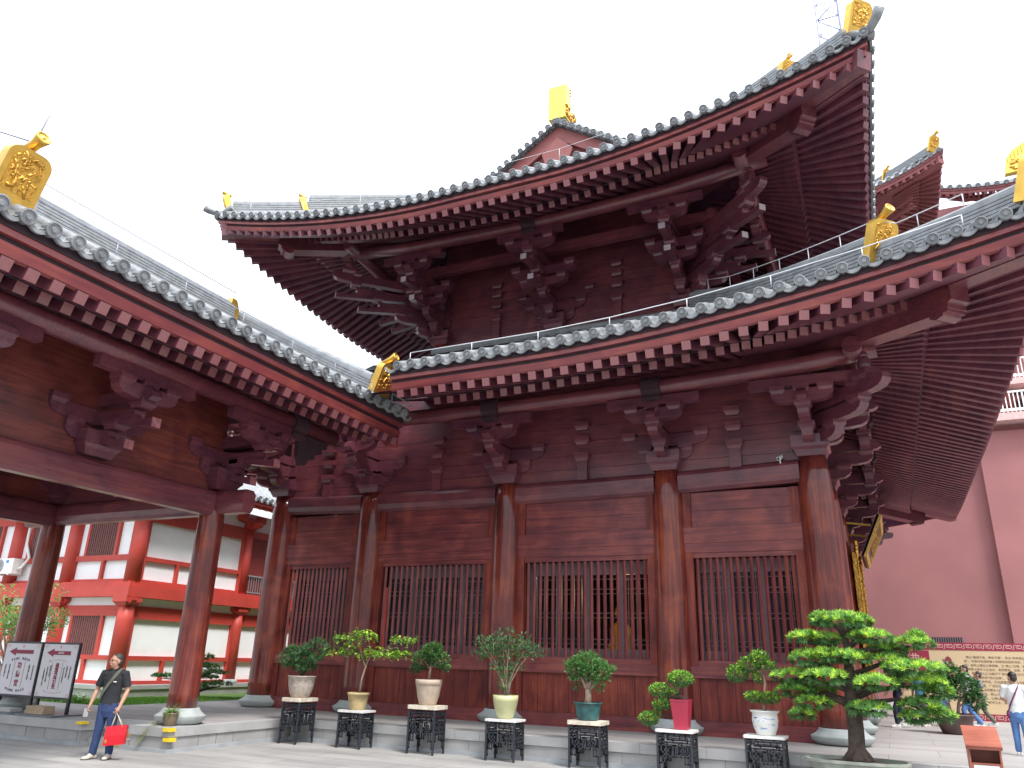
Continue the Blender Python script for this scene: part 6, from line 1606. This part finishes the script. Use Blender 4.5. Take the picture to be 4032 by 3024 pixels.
# the man with the red bag
BLACKT = cloth('black_polo_cloth', (.018, .019, .023), .25); NAVYJ = cloth('navy_trouser_cloth', (.022, .042, .115), .25); CREAMS = cloth('cream_shoe', (.55, .49, .42)); STRAPG = plain('olive_strap', (.10, .10, .075), .8); REDB = plain('red_paper_bag', (.55, .006, .018), .38, var=.1, scale=3)
def man_extras(t, g, q, HM):
    m = MB()
    ring_strap(m, [(.105, .10, 1.405), (.115, .02, 1.452), (.095, -.085, 1.405), (.05, -.125, 1.31), (-.02, -.132, 1.20), (-.09, -.122, 1.08), (-.14, -.09, .97), (-.165, -.03, .90)], .05)
    m.build('bag_strap', STRAPG).parent = t
    m = MB(); pts = []
    for s in (-1, 1): m.lathe([(.024, 0), (.026, .003), (.022, .003)], q(s * .033, -.097, .012), 16, ax=HM @ V((s * .15, -1, 0)), capa=False, capb=False)
    m.tube([q(-.012, -.105, .014), q(.012, -.105, .014)], .0025, 5)
    for s in (-1, 1): m.tube([q(s * .057, -.094, .016), q(s * .082, -.01, .014)], .0025, 5)
    m.build('glasses', FRAMEK).parent = t
    m = MB()
    for s in (-1, 1): m.ell(q(s * .033, -.080, .012), (.012, .008, .006), 8, 6, None, HM)
    m.build('eyes', HAIRK).parent = t
    m = MB(); m.ell(q(0, -.092, -.060), (.014, .006, .008), 8, 6, None, HM); m.build('mouth', plain('lip', (.16, .05, .05), .5)).parent = t
    m = MB(); m.tube([(-.045, -.085, 1.43), (-.06, -.03, 1.462), (0, .06, 1.475), (.06, -.03, 1.462), (.045, -.085, 1.43)], .018, 8); m.build('collar', BLACKT).parent = t
    m = MB(); m.bb((.06, -.133, 1.235), (.115, -.128, 1.25)); m.build('chest_badge', WHITEP).parent = t
mj = J(head=(-.015, -.03, 1.575), neck=(0, -.005, 1.45), elL=(.265, .02, 1.10), wrL=(.235, -.10, .845), gripL=.95, thL=(-.2, -1, .1), elR=(-.285, .04, 1.11), wrR=(-.30, -.07, .865), gripR=.8, thR=(.3, -1, 0), knL=(.115, -.02, .47), anL=(.125, .03, .085), anR=(-.135, -.01, .085), ftL=(.1, -1, 0), ftR=(-.38, -1, 0))
MP = (-11.17, -6.86, 0.0); MR = R(24)
man = person(MP, MR, 'man in black polo shirt and navy trousers carrying a red bag', 1.66, mj, BLACKT, NAVYJ, HAIRG, CREAMS, vox=.0065, yaw=R(-32), sole=plain('dark_sole', (.05, .055, .06), .7), extras=man_extras)
SM = 1.66 / 1.70
def mw(p): return V(MP) + Matrix.Rotation(MR, 3, 'Z') @ (V(p) * SM)
hL = V(mj['wrL']) + (V(mj['wrL']) - V(mj['elL'])).normalized() * .10
bg = thing('paper_bag', mw((hL.x, hL.y, .20)), 'bright red paper carrier bag held in the hand of the man in black', 'bag')
m = MB(); Rm = Matrix.Rotation(MR + R(8), 3, 'Z'); bx_ = Rm @ V((1, 0, 0)); by_ = Rm @ V((0, 1, 0)); bc = mw((hL.x + .06, hL.y - .01, 0)); bc.z = 0
bx_ = (bx_ + V((0, 0, .10))).normalized()
W2, z0, z1, D2 = .165, .24, .535, .045
vs = []
for z, dd in ((z0, D2), ((z0 + z1) / 2, D2 * 1.15), (z1, D2 * .7)):
    for i, j in ((-1, -1), (1, -1), (1, 1), (-1, 1)): vs.append(bc + bx_ * (i * W2) + by_ * (j * dd) + V((0, 0, z)))
m.add(vs, [(3, 2, 1, 0)] + [(i * 4 + k, i * 4 + (k + 1) % 4, (i + 1) * 4 + (k + 1) % 4, (i + 1) * 4 + k) for i in range(2) for k in range(4)])
m.build('bag_body', REDB, bg)
m = MB(); hw = mw(hL) + V((0, 0, -.005))
for j in (-1, 1):
    a = bc + bx_ * -.09 + by_ * (j * D2 * .7) + V((0, 0, z1 - .03)); b = bc + bx_ * .09 + by_ * (j * D2 * .7) + V((0, 0, z1 - .03)); m.tube([a, a.lerp(hw, .6), hw, b.lerp(hw, .6), b], .006, 6)
m.build('handle', plain('cream_cord', (.6, .5, .36), .8), bg)
m = MB(); m.box(bc + bx_ * -.13 - by_ * (D2 * 1.12) + V((0, 0, z0 + .07)), (1, 1, 1), Matrix((bx_ * .03, by_ * .004, V((0, 0, .05)))).transposed()); m.build('gold_seal', GOLD, bg)
hR = V(mj['wrR']) + (V(mj['wrR']) - V(mj['elR'])).normalized() * .11
ph = thing('mobile_phone', mw(hR), 'dark mobile phone held low in the other hand of the man in black', 'phone')
m = MB(); m.box(mw(hR + V((-.005, -.03, -.03))), (.07, .010, .15), Matrix.Rotation(MR + .5, 3, 'Z') @ Matrix.Rotation(-.5, 3, 'X')); m.build('phone_body', FRAMEK, ph)
# visitors by the hoarding
WH = cloth('white_shirt_cloth', (.74, .74, .74), .06); DEN = cloth('blue_denim', (.09, .19, .42), .25); OLV = cloth('olive_cloth', (.10, .11, .075), .2); PNK = cloth('pink_cloth', (.55, .28, .30), .1); NVD = cloth('dark_navy_cloth', (.012, .016, .04), .2); BLU = cloth('light_blue_cloth', (.12, .34, .58), .1); GRY = cloth('grey_cloth', (.16, .17, .16), .15)
PURS = plain('purple_strap', (.17, .03, .12), .7); WSH = cloth('white_shoe', (.62, .62, .60), .05)
def woman_x(t, g, q, HM):
    m = MB(); ring_strap(m, [(-.10, -.08, 1.40), (-.11, .02, 1.452), (-.09, .11, 1.38), (-.03, .132, 1.26), (.04, .132, 1.13), (.11, .11, 1.0), (.155, .05, .90)], .03); m.build('bag_strap', PURS).parent = t
    m = MB(); m.ell((.17, .0, .82), (.05, .10, .09), 14, 10); m.build('shoulder_bag', PURS).parent = t
person((2.90, .22, T), R(165), 'woman in white shirt and blue jeans with a purple shoulder strap', 1.36, J(elL=(.27, -.05, 1.12), wrL=(.16, -.22, 1.08), elR=(-.27, -.05, 1.12), wrR=(-.16, -.22, 1.08), knR=(-.10, .04, .49), anR=(-.12, .16, .12)), WH, DEN, HAIRK, WSH, hands=True, yaw=R(40), long_hair=False, group=None, extras=woman_x)
def pack_x(t, g, q, HM):
    m = MB(); m.ell((0, .20, 1.16), (.15, .10, .22), 16, 12); o = m.build('backpack', NVD); o.parent = t
    m = MB()
    for s in (-1, 1): ring_strap(m, [(s * .12, .12, 1.40), (s * .13, .02, 1.46), (s * .13, -.10, 1.38), (s * .14, -.13, 1.22), (s * .16, -.05, 1.05)], .05)
    m.build('pack_strap', NVD).parent = t
STR = dict(knL=(.09, -.18, .50), anL=(.09, -.16, .11), knR=(-.09, .05, .47), anR=(-.09, .26, .14), elL=(.25, .12, 1.12), wrL=(.24, .02, .88), elR=(-.25, -.05, 1.1), wrR=(-.24, -.2, .92))
person((2.62, 7.0, T), R(-78), 'young man with black hair, white shirt and a dark backpack', 1.50, J(**STR), WH, DEN, HAIRK, WSH, extras=pack_x)
person((3.0, 8.2, T), R(-100), 'man with cropped grey hair in an olive top behind the backpack wearer', 1.36, J(**STR), GRY, OLV, HAIRG, WSH)
person((2.15, 7.6, T), R(-70), 'visitor in a black cap and pink top half hidden by the bonsai', 1.47, J(**STR), PNK, DEN, HAIRK, WSH, cap=NVD)
person((1.02, 6.0, T), R(-62), 'visitor in dark navy trousers and pale trainers striding behind the bonsai', 1.45, J(**STR), NVD, NVD, HAIRK, WSH)
person((1.55, 6.95, T), R(-40), 'visitor in light blue top and cream shoes standing behind the bonsai', 1.42, J(), BLU, GRY, HAIRK, CREAMS)
